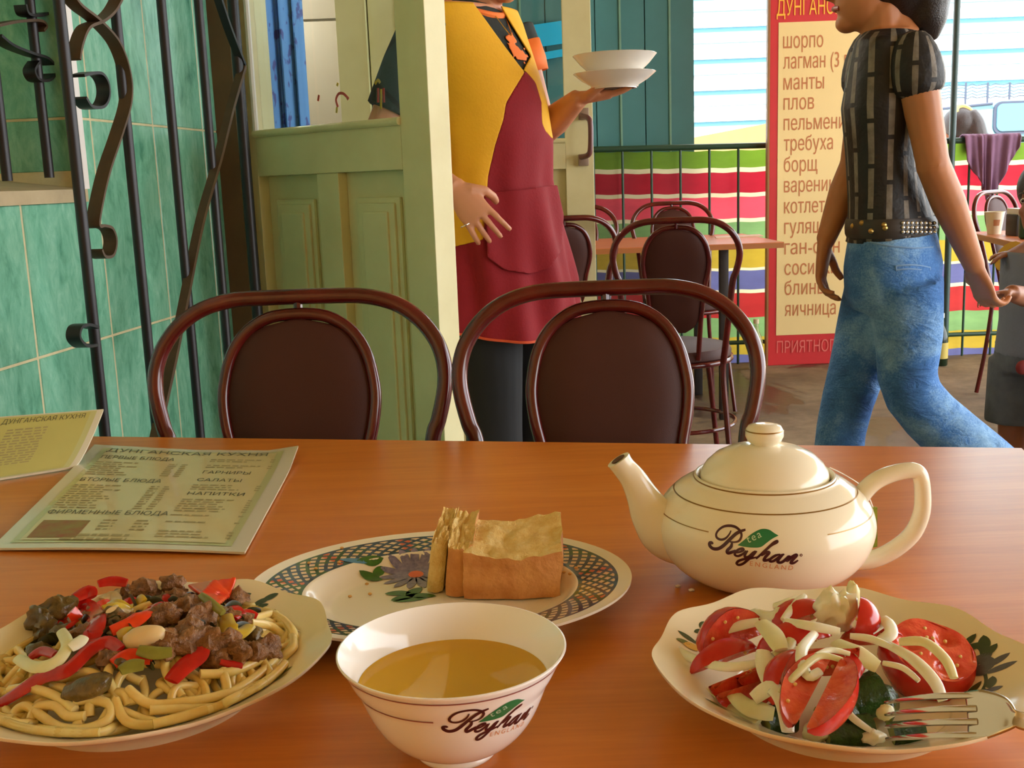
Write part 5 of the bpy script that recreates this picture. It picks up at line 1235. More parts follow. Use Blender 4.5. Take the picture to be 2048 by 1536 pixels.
M_MEAT = food('stewed_meat', (172, 120, 68), 0.42, 0.05, var=0.5, vscale=110, vcol=(96, 60, 28), bump=0.9, bscale=240); M_AUB = food('aubergine', (128, 100, 46), 0.3, 0.05, var=0.5, vscale=90, vcol=(70, 56, 24), bump=0.4, bscale=200)
M_HERB = food('dark_herb', (64, 66, 24), 0.35, 0.0, var=0.4, vscale=120, vcol=(24, 26, 12)); M_GARL = food('garlic', (226, 196, 140), 0.3, 0.3, var=0.1, vscale=40); M_STAL = food('celery', (140, 136, 50), 0.25, 0.1, var=0.3, vscale=60)
def strip(name, pts, hw, m, label, cat, group, th=0.0014, e=0.006, side=V((0.2, -0.7, 0.7))):
    P = crom([nloc(x, y, e) for x, y in pts], 6); n = len(P)
    MB().tube(P, [(hw * (0.75 + 0.25 * math.sin(PI * i / (n - 1))), th) for i in range(n)], 10, face=V((0.0, -0.62, 0.78))).build(name, m, None, label, cat, group)
GPp = 'pepper strips on the noodles'
for pts, hw, m, lb in (([(-20, 1420), (40, 1382), (90, 1352), (135, 1340), (180, 1300), (215, 1284), (240, 1300)], .0048, M_PEP, 'longest red pepper strip running off the left of the noodles'),
                       ([(222, 1262), (262, 1246), (296, 1222), (318, 1200)], .0052, M_PEPO, 'bright orange red pepper strip above the garlic clove'), ([(140, 1212), (172, 1212), (192, 1236), (186, 1268), (168, 1276)], .0062, M_PEP, 'curled red pepper strip at the left of the heap'),
                       ([(226, 1328), (258, 1312), (304, 1318)], .0050, M_PEPO, 'short pepper strip just below the garlic clove'), ([(342, 1362), (368, 1334), (398, 1310), (400, 1292)], .0062, M_PEP, 'red pepper piece at the front of the meat'), ([(196, 1168), (224, 1162), (254, 1166)], .0042, M_PEP, 'red pepper strip at the very back of the heap'),
                       ([(150, 1196), (176, 1184), (182, 1196)], .0056, M_PEP, 'small red pepper piece at the back left'), ([(468, 1238), (490, 1226), (514, 1234)], .0034, M_PEP, 'small red pepper bit on the right noodles'), ([(110, 1248), (134, 1240), (142, 1250)], .0050, M_PEP, 'dark red pepper bit on the left side'), ([(440, 1324), (470, 1330), (484, 1332)], .0024, M_PEP, 'thin red pepper bit below the meat'),
                       ([(60, 1316), (84, 1302), (110, 1310)], .0034, M_PEP, 'red pepper bit inside the onion loop at the left')):
    strip('pepper_strip', pts, hw, m, lb, 'pepper', GPp)
# broad folded piece of pepper on top
c = [nloc(x, y, 0.010) for x, y in ((376, 1176), (432, 1166), (474, 1160), (462, 1196), (438, 1214), (404, 1196))]
q = MB(); q.prism(c, V((0, -0.001, 0.0032))); o = q.build('pepper_piece', M_PEPO, None, 'broad shiny orange red pepper piece on top of the meat', 'pepper', GPp); live(o, 0.0012, 4)
strip('yellow_pepper_strip', [(452, 1232), (458, 1256), (478, 1266), (500, 1252)], .0055, M_YP, 'curved yellow pepper strip on the right of the heap', 'pepper', GPp)
lump('garlic_clove', nloc(289, 1276, 0.008), (0.0128, 0.0075, 0.0075), M_GARL, 'pale garlic clove in the middle of the stew', 'garlic', None, 2, 0.12, 1.0, Matrix.Rotation(R(-12), 4, 'Y'))
strip('onion_ring', [(34, 1316), (70, 1334), (112, 1324), (134, 1290), (122, 1262)], .0042, M_ONIONG, 'stewed onion arc at the left of the noodles', 'onion', 'stewed onion on the noodles', e=0.009)
strip('onion_ring', [(140, 1296), (158, 1284), (168, 1274)], .0044, M_ONION, 'short stewed onion piece left of the red pepper', 'onion', 'stewed onion on the noodles', e=0.01)
strip('onion_ring', [(206, 1200), (224, 1192), (232, 1206), (222, 1220)], .0046, M_GARL, 'stewed onion piece at the back of the heap', 'onion', 'stewed onion on the noodles', e=0.01)
strip('celery_stick', [(240, 1342), (262, 1332), (288, 1330)], .0044, M_STAL, 'green celery stick below the garlic clove', 'celery', 'celery sticks in the stew', e=0.01)
strip('celery_stick', [(276, 1300), (310, 1306), (344, 1304)], .0042, M_STAL, 'green celery stick right under the garlic clove', 'celery', 'celery sticks in the stew', e=0.011)
strip('celery_stick', [(402, 1190), (422, 1206), (446, 1226)], .0030, M_STAL, 'green celery stick beside the broad pepper piece', 'celery', 'celery sticks in the stew', e=0.013)
lump('aubergine_piece', nloc(182, 1372, 0.006), (0.016, 0.010, 0.006), M_AUB, 'wedge of brown aubergine at the front of the stew', 'aubergine', None, 4, 0.35, 1.3, Matrix.Rotation(R(-18), 4, 'Y'))
for i, (x, y, s) in enumerate(((376, 1216, 11), (404, 1238, 12), (350, 1200, 10), (420, 1288, 12), (360, 1286, 13), (462, 1298, 13), (500, 1306, 10), (530, 1300, 11), (330, 1232, 10), (470, 1200, 10), (346, 1168, 9), (250, 1200, 11), (120, 1220, 12), (80, 1240, 11), (100, 1268, 10), (290, 1180, 10), (380, 1260, 10), (320, 1300, 9))):
    lump('meat_piece', nloc(x, y, 0.004), (s * .001, s * .0008, s * .00072), M_MEAT if i not in (12, 13, 14) else M_AUB, 'brown stewed meat piece in the heap on the noodles', 'meat', 'stewed meat pieces on the noodles', i + 20, 0.6, 1.9, Matrix.Rotation(rnd.uniform(0, 3), 4, 'Z'))
for i in range(92):
    a = rnd.uniform(0, 2 * PI); r = HR * math.sqrt(rnd.uniform(0.0, 0.62)); x, y = r * math.cos(a), 0.85 * r * math.sin(a) + 0.014; p = V((NP.c.x + x, NP.c.y + y, TZ + heap(x, y) + 0.002))
    k = rnd.random()
    if k < 0.45:
        L = rnd.uniform(0.005, 0.010); d = V((rnd.uniform(-1, 1), rnd.uniform(-1, 1), rnd.uniform(-0.2, 0.7))).normalized(); P = crom([p - d * L, p + V((0, 0, 0.002)), p + d * L], 4)
        MB().tube(P, [(0.0034 * math.sin(PI * (0.1 + 0.8 * j / (len(P) - 1))), 0.0005) for j in range(len(P))], 8).build('herb_leaf', M_HERB, None, 'dark green herb leaf scattered in the stew', 'herb', 'herb leaves in the stew')
    elif k < 0.62:
        L = rnd.uniform(0.006, 0.011); d = V((rnd.uniform(-1, 1), rnd.uniform(-1, 1), rnd.uniform(-0.2, 0.4))).normalized(); P = crom([p - d * L, p + V((0, 0, 0.0035)), p + d * L], 4); m = rnd.choice((M_PEP, M_PEPO, M_PEP, M_YP, M_STAL))
        nm, lb = {M_YP: ('yellow_pepper_bit', 'small yellow pepper bit mixed into the stew'), M_STAL: ('celery_bit', 'small green celery bit mixed into the stew')}.get(m, ('pepper_bit', 'small red pepper bit mixed into the stew'))
        MB().tube(P, [(0.0042, 0.0013)] * len(P), 8, face=V((rnd.uniform(-0.4, 0.4), -0.5, 0.8))).build(nm, m, None, lb, nm.split('_')[-2], lb.split(' mixed')[0] + 's')
    elif k < 0.80:
        lump('meat_piece', p, (rnd.uniform(.006, .010), rnd.uniform(.005, .008), rnd.uniform(.004, .007)), M_MEAT, 'brown stewed meat piece in the heap on the noodles', 'meat', 'stewed meat pieces on the noodles', i + 60, 0.6, 1.9)
    else:
        lump('aubergine_piece', p, (rnd.uniform(.006, .010), rnd.uniform(.005, .008), rnd.uniform(.003, .005)), M_AUB, 'small brown aubergine piece mixed into the stew', 'aubergine', 'small aubergine pieces in the stew', i + 90, 0.4, 1.6)

# ---- bread
def crumb_mat():
    t = NT('bread_crumb'); v = t.coord('Object'); a = t.noise(v, 90, 6, 0.7); b = t.noise(v, 320, 4, 0.7)
    t.col(t.ramp(a, [(0.3, srgb(232, 186, 100)), (0.55, srgb(248, 216, 138)), (0.75, srgb(252, 232, 174))])); t.set(Roughness=0.9); t.bump(t.math('ADD', a, b), 0.9, 0.003); return t.m
M_CRUMB = crumb_mat(); M_CRUST = mat('bread_crust', (222, 160, 92), 0.7, var=0.4, vscale=45, vcol=(190, 118, 54), bump=0.5, bscale=140)
def bread(name, label, cx, cy, w, d, h, rot, seed, lean=0.0, crust_front=True, hollow=0.0):
    base = Zp(cx, cy, 0.0075); nx, ny, nz = 16, 12, 10
    M = Matrix.Translation(base) @ Matrix.Rotation(rot, 4, 'Z')
    def P(x, y, z):
        p = V((x * w / 2, y * d / 2, (z + 1) / 2 * h)); n = noise.noise_vector(p * 45 + V((seed, 0, 0))) * 0.0035 + noise.noise_vector(p * 130 + V((0, seed, 0))) * 0.0012
        n *= min(1.0, w / 0.045)
        if z < -0.9: n.z = 0
        if y < 0: p.y -= 0.004 * (1 - x * x); n *= 0.6
        if z > 0: p.z += z * (0.006 * y + 0.002 * abs(x) ** 3 - hollow * (1 - x * x) * (1 - 0.6 * y * y)) + z * 0.004 * noise.noise(V((x * 3 + seed, y * 3, 0)))
        if z < -0.4 and y < -0.5: p.y += 0.006 * (-z - 0.4)
        p.x += lean * p.z
        return M @ (p + n)
    crumb = MB(); crust = MB(); S = lambda i, n: 2 * i / (n - 1) - 1
    def add(t, fn, a, b): t.grid(fn, a, b)
    add(crumb, lambda u, v: P(2 * u - 1, 2 * v - 1, 1), nx, ny); add(crumb, lambda u, v: P(-1, 2 * u - 1, 2 * v - 1), ny, nz); add(crumb, lambda u, v: P(2 * u - 1, 1, 2 * v - 1), nx, nz)
    add(crumb if not crust_front else crust, lambda u, v: P(2 * u - 1, -1, 2 * v - 1), nx, nz); add(crust if crust_front else crumb, lambda u, v: P(1, 2 * u - 1, 2 * v - 1), ny, nz); add(crumb, lambda u, v: P(2 * u - 1, 2 * v - 1, -1), nx, ny)
    o = crumb.build(name, M_CRUMB, None, label, 'bread', 'bread on the oval platter')
    if crust.v: crust.build('crust', M_CRUST, o)
    return o
bread('bread_chunk', 'large torn bread chunk with crust on the oval platter', 1028, 1172, 0.071, 0.052, 0.040, R(-3), 2.0, 0.03, True, 0.003)
bread('bread_slice', 'narrow bread chunk between the slice and the large torn chunk', 921, 1168, 0.018, 0.050, 0.044, R(-3), 5.0, 0.10, True, 0.002)
bread('bread_slice', 'thin pale bread slice standing at the left of the bread', 878, 1163, 0.012, 0.046, 0.045, R(-6), 9.0, 0.16, False, 0.0)
M_CR2 = mat('white_crumb', (236, 226, 206), 0.8)
for px, py, lb in ((1383, 1180, 'white crumb on the table beside the teapot'), (1356, 1172, 'tiny white crumb on the table between platter and teapot')):
    p = Zp(px, py, 0.0012); lump('table_crumb', p, (0.0022, 0.0014, 0.0012), M_CR2, lb, 'crumb', None, px)
# ================================================================== PEOPLE
def skin_mat(name, rgb): return mat(name, rgb, 0.5, sss=0.12, var=0.12, vscale=14)
M_SKIN1 = skin_mat('skin_warm', (206, 142, 104)); M_SKIN2 = skin_mat('skin_tan', (190, 124, 78)); M_SKIN3 = skin_mat('skin_brown', (150, 92, 58))
M_HAIR = mat('dark_hair', (34, 22, 20), 0.4, var=0.4, vscale=60, bump=0.4, bscale=300); M_HAIRB = mat('brown_hair', (48, 32, 28), 0.45, var=0.4, vscale=60, bump=0.4, bscale=300)
M_EYEW = mat('eye_white', (230, 226, 218), 0.2); M_EYE = mat('eye_dark', (30, 20, 16), 0.15); M_LIP = mat('lips', (160, 76, 66), 0.4); M_NAIL = mat('nail', (226, 180, 160), 0.3)
def head(mb, c, fwd, k=1.0):
    """skull, jaw, nose, ears and brow added to the body surface; c = centre of the head"""
    F = V(fwd); F.z = 0; F.normalize(); L = V((-F.y, F.x, 0)); c = V(c); Mh = Matrix(((F.x, L.x, 0, 0), (F.y, L.y, 0, 0), (0, 0, 1, 0), (0, 0, 0, 1)))
    mb.sphere(c + ZV * 0.02 * k - F * 0.012 * k, V((0.094, 0.075, 0.098)) * k, 24, 16, Mh)
    mb.sphere(c + F * 0.022 * k - ZV * 0.045 * k, V((0.064, 0.058, 0.075)) * k, 22, 14, Mh)
    mb.sphere(c + F * 0.058 * k - ZV * 0.098 * k, V((0.026, 0.028, 0.022)) * k, 16, 10, Mh)
    mb.tube([c + F * 0.078 * k + ZV * 0.012 * k, c + F * 0.094 * k - ZV * 0.018 * k, c + F * 0.104 * k - ZV * 0.036 * k, c + F * 0.082 * k - ZV * 0.046 * k], [0.008 * k, 0.010 * k, 0.014 * k, 0.010 * k], 10)
    for s in (-1, 1):
        mb.sphere(c + L * s * 0.076 * k - F * 0.006 * k - ZV * 0.012 * k, V((0.018, 0.007, 0.030)) * k, 12, 8, Mh)
        mb.sphere(c + L * s * 0.034 * k + F * 0.058 * k - ZV * 0.03 * k, V((0.02, 0.022, 0.02)) * k, 12, 8, Mh)
    mb.tube([c - ZV * 0.07 * k - F * 0.012 * k, c - ZV * 0.13 * k - F * 0.02 * k, c - ZV * 0.19 * k - F * 0.026 * k], [0.050 * k, 0.047 * k, 0.06 * k], 16)
def face_parts(root, c, fwd, k=1.0):
    F = V(fwd); F.z = 0; F.normalize(); L = V((-F.y, F.x, 0)); c = V(c)
    Mh = Matrix(((F.x, L.x, 0, 0), (F.y, L.y, 0, 0), (0, 0, 1, 0), (0, 0, 0, 1)))
    for s in (-1, 1):
        e = c + L * s * 0.031 * k + F * 0.073 * k + ZV * 0.004 * k
        eo = MB().sphere(e, V((0.010, 0.013, 0.008)) * k, 14, 10, Mh).build('eye', M_EYEW, root); MB().sphere(e + F * 0.0085 * k, V((0.003, 0.005, 0.005)) * k, 10, 8, Mh).build('iris', M_EYE, eo)
        MB().tube(crom([c + L * s * 0.015 * k + F * 0.084 * k + ZV * 0.022 * k, c + L * s * 0.032 * k + F * 0.083 * k + ZV * 0.028 * k, c + L * s * 0.05 * k + F * 0.07 * k + ZV * 0.022 * k], 4), 0.003 * k, 6).build('eyebrow', M_HAIR, root)
    MB().tube(crom([c + L * 0.024 * k + F * 0.074 * k - ZV * 0.068 * k, c + F * 0.087 * k - ZV * 0.066 * k, c - L * 0.024 * k + F * 0.074 * k - ZV * 0.068 * k], 5), (0.006 * k, 0.005 * k), 8).build('mouth', M_LIP, root)
def hand(mb, w, d, n, thumb, k=1.0, curl=(20, 35, 25), spread=4, tcurl=20, pinch=False):
    """w wrist, d finger direction, n palm normal (fingers curl towards it), thumb = side vector of the thumb"""
    w = V(w); d = V(d).normalized(); n = V(n); n = (n - d * n.dot(d)).normalized(); s = d.cross(n)
    if s.dot(V(thumb)) < 0: s = -s
    kn = w + d * 0.085 * k
    mb.tube([w - d * 0.012 * k, w + d * 0.02 * k, w + d * 0.05 * k, kn], [(0.024 * k, 0.018 * k), (0.030 * k, 0.017 * k), (0.038 * k, 0.015 * k), (0.038 * k, 0.012 * k)], 14, side=s)
    for i, (ln, off) in enumerate(((0.070, 0.029), (0.078, 0.010), (0.073, -0.010), (0.058, -0.028))):
        p = kn - d * 0.012 * k + s * off * k; ang = 0.0; P = [p]; dirv = (d + s * math.tan(R(spread * (1.2 - i)))).normalized()
        q = p + dirv * 0.014 * k; P.append(q)
        for j, fr in enumerate((0.46, 0.30, 0.24)):
            ang += R(curl[j] * (1 + 0.10 * i) if not (pinch and i == 0) else curl[j] * 0.75)
            dd = dirv * math.cos(ang) + n * math.sin(ang); q = q + dd * (ln * fr * k); P.append(q)
        mb.tube(crom(P, 3), [0.0085 * k * (1 - 0.022 * t) for t in range(len(crom(P, 3)))], 10)
    b = w + d * 0.022 * k + s * 0.026 * k; td = (d * 0.65 + s * 0.7 + n * 0.35).normalized(); t1 = b + td * 0.034 * k
    td2 = (d * 0.9 + s * 0.25 + n * math.sin(R(tcurl + 20))).normalized(); t2 = t1 + td2 * 0.030 * k; t3 = t2 + (td2 + n * 0.4 - s * 0.25).normalized() * 0.026 * k
    mb.tube([w + d * 0.005 * k + s * 0.01 * k, b, t1, t2, t3], [0.015 * k, 0.0145 * k, 0.0115 * k, 0.0105 * k, 0.0085 * k], 10)
def shoe(root, p, d, m, k=1.0):
    d = V((d[0], d[1], 0)).normalized(); p = V(p); q = MB()
    pts = [p - d * 0.06 * k, p - d * 0.02 * k, p + d * 0.06 * k, p + d * 0.13 * k, p + d * 0.17 * k]
    q.tube([V((a.x, a.y, h)) for a, h in zip(pts, (0.04, 0.045, 0.04, 0.03, 0.024))], [(0.030 * k, 0.036), (0.036 * k, 0.044), (0.040 * k, 0.038), (0.042 * k, 0.028), (0.022 * k, 0.018)], 14, side=V((-d.y, d.x, 0)))
    q.build('shoe', m, root)

# ---------------------------------------------------------------- waitress
YWt = 2.85; FW = V((0.766, -0.643, 0)); SW = V((0.643, 0.766, 0))
contour = [(-40, 1010), (40, 1043), (110, 1064), (200, 1090), (280, 1103), (360, 1102), (460, 1122), (560, 1148), (665, 1162), (760, 1165)]
ctab = sorted([(at_y(x, y, YWt).z, at_y(x, y, YWt).x) for y, x in contour])
atab = [(0.5, 0.205), (0.68, 0.205), (0.92, 0.185), (1.10, 0.168), (1.28, 0.168), (1.40, 0.172), (1.46, 0.165), (1.52, 0.12)]
btab = [(0.5, 0.165), (0.68, 0.160), (0.92, 0.142), (1.10, 0.132), (1.25, 0.150), (1.31, 0.146), (1.40, 0.105), (1.46, 0.080), (1.52, 0.06)]
def wsec(z):
    a, b = lerp_tab(atab, z), lerp_tab(btab, z); ext = math.sqrt((a * SW.x) ** 2 + (b * FW.x) ** 2)
    return V((lerp_tab(ctab, z) - ext, YWt, z)), a, b
def wsurf(th, z, e=0.0, fold=0.0):
    c, a, b = wsec(z); r = 1.0
    if fold: e += fold * (math.sin(th * 7 + z * 9) * 0.6 + math.sin(th * 13 - z * 5) * 0.4)
    return c + FW * ((b + e) * math.cos(th)) + SW * ((a + e) * math.sin(th))
wc0 = wsec(0.9)[0]
wait = thing('person', 'person in a yellow and maroon apron carrying two plates', 'person', V((wc0.x, wc0.y, 0)))
hc = at_y(972, -90, YWt) + FW * 0.0; hf = V((0.8, -0.6, 0))
q = MB(); head(q, hc, hf)
shL = wsec(1.43)[0] + SW * 0.165; shR = wsec(1.43)[0] - SW * 0.165
elR = at_y(752, 285, 2.70); wrR = at_y(912, 378, 2.60); elL = at_y(1086, 262, 2.98); wrL = at_y(1158, 196, 2.86)
q.tube([V((wsec(z)[0].x, wsec(z)[0].y, z)) for z in (0.80, 0.95, 1.1, 1.25, 1.36, 1.44, 1.48)], [(lerp_tab(atab, z) * 0.88, lerp_tab(btab, z) * 0.82) for z in (0.80, 0.95, 1.1, 1.25, 1.36, 1.44, 1.46)], 24, side=SW)
def arm(q, s, e, w, k=1.0):
    m = s.lerp(e, 0.5); f = e.lerp(w, 0.35)
    q.tube(crom([s, m, e], 4) , [0.048 * k, 0.047 * k, 0.046 * k, 0.045 * k, 0.043 * k, 0.041 * k, 0.039 * k, 0.038 * k, 0.037 * k], 14); q.tube([e, f, e.lerp(w, 0.7), w], [0.038 * k, 0.040 * k, 0.032 * k, 0.025 * k], 14); q.sphere(e, 0.039 * k, 12, 8)
arm(q, shR, elR, wrR); arm(q, shL, elL, wrL)
hand(q, wrR, V((0.60, -0.08, -0.80)), V((0.05, 0.95, -0.1)), V((0.7, 0, 0.6)), 1.02, (16, 24, 16), 6, 50, True)
hand(q, wrL, V((1.0, -0.05, 0.08)), V((0.1, 0, 1)), V((0.2, -1, 0)), 0.95, (8, 14, 12), 5, 5)
for s in (-1, 1):
    h = wsec(0.82)[0] + SW * s * 0.085; kx = h + V((0, 0, -0.38)); q.tube([h, kx, V((kx.x, kx.y, 0.09))], [0.072, 0.05, 0.036], 14)
live(q.build('body', M_SKIN1, wait), 0.0042, 3)
face_parts(wait, hc, hf)
hq = MB(); hq.sphere(hc + ZV * 0.035 - hf * 0.03, V((0.108, 0.095, 0.105)), 22, 16); hq.sphere(hc - hf * 0.10 + ZV * 0.02, 0.05, 14, 10); live(hq.build('hair', M_HAIR, wait), 0.006, 3)
M_TSH = mat('black_tshirt', (36, 42, 38), 0.85, var=0.2, vscale=12, bump=0.2, bscale=200); M_ORT = mat('orange_trim', (240, 120, 40), 0.7)
# t-shirt: torso and two short sleeves
q = MB()
zs = [0.92, 1.0, 1.1, 1.2, 1.3, 1.38, 1.43, 1.465, 1.488]
q.tube([wsec(z)[0] for z in zs], [(lerp_tab(atab, z) * 0.955, lerp_tab(btab, z) * 0.95) for z in zs[:-2]] + [(0.125, 0.074), (0.075, 0.06)], 40, side=SW)
for s0, e0, f in ((shR, elR, 0.74), (shL, elL, 0.42)):
    q.tube([s0 + (s0 - e0) * 0.05, s0.lerp(e0, f * 0.5), s0.lerp(e0, f)], [0.056, 0.060, 0.056], 18)
live(q.build('tshirt', M_TSH, wait), 0.0055, 2)
ce = shL.lerp(elL, 0.42); dl = (elL - shL).normalized()
live(MB().tube([shL.lerp(elL, 0.12), shL.lerp(elL, 0.30), shL.lerp(elL, 0.43)], [0.060, 0.0625, 0.0595], 18, cap=False).build('sleeve_band', M_ORT, wait), 0, 0, 0.002)
nb = wsec(1.47)[0]; col = [nb + FW * (0.068 * math.cos(t) + 0.012) + SW * 0.082 * math.sin(t) + ZV * (0.010 - 0.030 * math.cos(t)) for t in [2 * PI * k / 40 for k in range(40)]]
MB().tube(col, 0.0085, 8, closed=True).build('collar', M_ORT, wait)
# apron: cut from one cloth surface wrapped round the torso
NECK = [(925, -60), (945, 5), (1010, 95), (1046, 142), (1062, 112), (1030, 60), (1003, 15), (990, -60)]
MAR = [(1050, 142), (1030, 175), (1012, 205), (1006, 240), (990, 290), (976, 350), (971, 420), (966, 480), (880, 500), (780, 520), (780, 800), (1300, 800), (1300, 290), (1103, 277), (1090, 262), (1083, 246), (1082, 205), (1070, 165)]
def apron_pt(th, z, e): return wsurf(th, z, 0.004 + e, 0.0 if z > 1.2 else 0.014 * min(1, (1.2 - z) / 0.4))
def zhem(th): return 0.655 + 0.05 * (th / 1.9) ** 2
base = MB().grid(lambda u, v: (lambda th: apron_pt(th, zhem(th) + (1.475 - zhem(th)) * v, 0.0))(-1.95 + 3.9 * u), 120, 130)
pxof = {}
def fsd(poly): return lambda p: sd_poly(to_px(p), poly)
front = lambda p: (p - wsec(p.z)[0]).dot(FW) + 0.055
def fyel(p):
    x = to_px(p); return min(-sd_poly(x, NECK), -sd_poly(x, MAR), 100) if front(p) > 0 else -1
def fmar(p): return sd_poly(to_px(p), MAR)
M_YEL = mat('yellow_apron', (236, 176, 24), 0.8, var=0.12, vscale=8, bump=0.25, bscale=160); M_MAROON = mat('maroon_apron', (142, 8, 24), 0.85, var=0.15, vscale=8, bump=0.25, bscale=160)
live(clip(base, fyel).build('apron_bib', M_YEL, wait, fix=False), 0, 1, 0.003); live(clip(base, fmar).build('apron_skirt', M_MAROON, wait, fix=False), 0, 1, 0.003)
POCK = [(968, 386), (1040, 380), (1080, 374), (1113, 370), (1126, 430), (1122, 500), (1098, 538), (1060, 548), (1010, 540), (975, 515)]
pk = MB().grid(lambda u, v: apron_pt(-1.2 + 2.6 * u, 0.78 + 0.30 * v, 0.009 + 0.004 * v), 90, 60)
po = live(clip(pk, fsd(POCK)).build('apron_pocket', M_MAROON, wait, fix=False), 0, 1, 0.004)
hem = [apron_pt(-1.9 + 3.8 * k / 80, zhem(-1.9 + 3.8 * k / 80) + 0.004, 0.002) for k in range(81)]
MB().tube(hem, 0.0035, 6).build('apron_piping', mat('orange_piping', (214, 84, 44), 0.7), wait)
PRI = [(1010, 70), (1024, 66), (1040, 92), (1056, 112), (1050, 128), (1030, 118), (1016, 98)]
pr = MB().grid(lambda u, v: wsurf(-0.5 + 1.3 * u, 1.28 + 0.2 * v, 0.001), 60, 50); live(clip(pr, lambda p: min(sd_poly(to_px(p), PRI), 20) - 2.0 - 9 * noise.noise(p * 75)).build('shirt_print', M_ORT, wait, fix=False), 0, 0, 0.001)
pts = crom([hc - ZV * 0.15 + FW * 0.04 + SW * 0.02, wsec(1.40)[0] + FW * 0.118 + SW * 0.01, hc - ZV * 0.15 + FW * 0.05 - SW * 0.035], 8)
MB().tube(pts, 0.0012, 6).build('necklace', mat('gold_chain', (220, 170, 70), 0.25, 0.9), wait)
M_BLK = mat('black_trousers', (16, 17, 20), 0.8, var=0.2)
q = MB(); h0 = wsec(0.86)[0]; q.tube([h0, h0 - ZV * 0.12], [(0.155, 0.115), (0.165, 0.12)], 24, side=SW)
for s in (-1, 1):
    h = wsec(0.82)[0] + SW * s * 0.088; kx = h + V((0.01, 0, -0.38)); q.tube([h, h.lerp(kx, 0.5), kx, V((kx.x, kx.y, 0.07))], [0.095, 0.088, 0.075, 0.07], 18); shoe(wait, V((kx.x, kx.y, 0)), FW, M_BLK)
live(q.build('trousers', M_BLK, wait), 0.008, 3)
rg_ = wrR + V((0.42, -0.05, -0.9)).normalized() * 0.092
MB().tube([rg_ + V((0.0, 0.0, 0.0)) + (V((0.9, -0.1, 0.42)) * math.cos(t) + V((0, 1, 0)) * math.sin(t)) * 0.0105 - V((0.02, 0.02, 0)) for t in [2 * PI * k / 20 for k in range(20)]], 0.0016, 6, closed=True).build('ring', mat('silver_ring', (220, 214, 200), 0.2, 0.9), wait)
# the two plates she carries
def dish(px, py, y, rpx, hpx, brpx, label):
    c = at_y(px, py, y); k = y / FPX; r = rpx * k; h = hpx * k; b = brpx * k; c0 = V((c.x, c.y, c.z - h))
    ro = thing('soup_plate', label, 'plate', c0, 'white soup plates carried by the waitress')
    MB().lathe([(0, 0.003), (b * 0.8, 0.003), (b * 0.86, 0), (b, 0.0), (b * 1.04, 0.005), (b + (r - b) * 0.55, h * 0.52), (r * 0.97, h * 0.93), (r, h), (r * 0.985, h + 0.001), (b + (r - b) * 0.5, h * 0.58), (b * 0.9, 0.009), (0, 0.008)], 64, c0).build('porcelain', M_PORCW, ro, angle=60)
    MB().lathe([(b * 0.84, -0.003), (b * 0.94, -0.003), (b * 0.94, 0.002), (b * 0.84, 0.002)], 48, c0).build('foot_ring', M_PORCW, ro)
dish(1229, 110, 2.82, 81, 34, 50, 'upper white soup plate carried by the person in the apron'); dish(1229, 146, 2.82, 80, 27, 45, 'lower white soup plate resting on the raised hand')

# ---------------------------------------------------------------- walking woman
YWm = 2.40; HW = V((-0.86, 0.51, 0)); LWd = V((-0.51, -0.86, 0))
def wp(px, py, y=YWm): return at_y(px, py, y)
woman = thing('person', 'person in a striped black shirt and blue jeans walking past', 'person', V((wp(1775, 500).x, YWm, 0)))
spine = [(1786, 62, .085, .055), (1786, 92, .128, .066), (1780, 150, .126, .076), (1770, 220, .122, .080), (1768, 300, .106, .070), (1774, 380, .108, .072), (1782, 450, .120, .080), (1786, 520, .130, .090)]
hcw = wp(1752, -52); hfw = V((-0.95, 0.3, 0))
q = MB(); head(q, hcw, hfw, 0.96)
q.tube([wp(x, y) for x, y, a, b in spine], [(a * 0.92, b * 0.9) for x, y, a, b in spine], 24, side=LWd)
q.tube([hcw - ZV * 0.1, wp(1776, 45), wp(1788, 80)], [0.046, 0.045, 0.06], 14)
s_l = wp(1824, 98, 2.29); e_l = wp(1866, 330, 2.27); w_l = wp(1950, 535, 2.36); s_r = wp(1742, 98, 2.51); e_r = wp(1708, 330, 2.50); w_r = wp(1650, 484, 2.46)
arm(q, s_l, e_l, w_l, 0.88); arm(q, s_r, e_r, w_r, 0.84)
hand(q, w_l, V((0.40, 0.12, -0.9)), V((0.8, 0.3, 0.3)), V((-0.3, 0.8, 0)), 0.88, (30, 40, 25), 2)
hand(q, w_r, V((-0.10, 0.0, -1.0)), V((0.6, -0.3, 0.1)), V((0.9, 0.2, 0)), 0.92, (22, 30, 20), 4, 5)
hipL = wp(1808, 560, 2.33); hipR = wp(1764, 560, 2.46); knR = wp(1682, 860, 2.50); knL = wp(1826, 790, 2.36)
anR = V((wp(1668, 1150, 2.50).x, 2.50, 0.09)); anL = knL + V((0.30, 0.02, -0.30))
q.tube([hipR, knR, anR], [0.07, 0.05, 0.036], 14); q.tube([hipL, knL, anL], [0.07, 0.05, 0.036], 14)
live(q.build('body', M_SKIN2, woman), 0.0042, 3); face_parts(woman, hcw, hfw, 0.96)
hq = MB(); hq.sphere(hcw + ZV * 0.03 - hfw * 0.03, V((0.104, 0.098, 0.105)), 22, 16)
hq.tube(crom([hcw - hfw * 0.09 + ZV * 0.03, wp(1850, -20, 2.38), wp(1856, 40, 2.38), wp(1868, 82, 2.38)], 4), [0.062, 0.060, 0.058, 0.056, 0.056, 0.052, 0.048, 0.044, 0.042, 0.036, 0.026, 0.016, 0.006], 14)
hq.tube([hcw - hfw * 0.05 - ZV * 0.02, wp(1812, 8), wp(1826, 50)], [0.07, 0.058, 0.03], 14)
live(hq.build('hair', M_HAIR, woman), 0.006, 3)
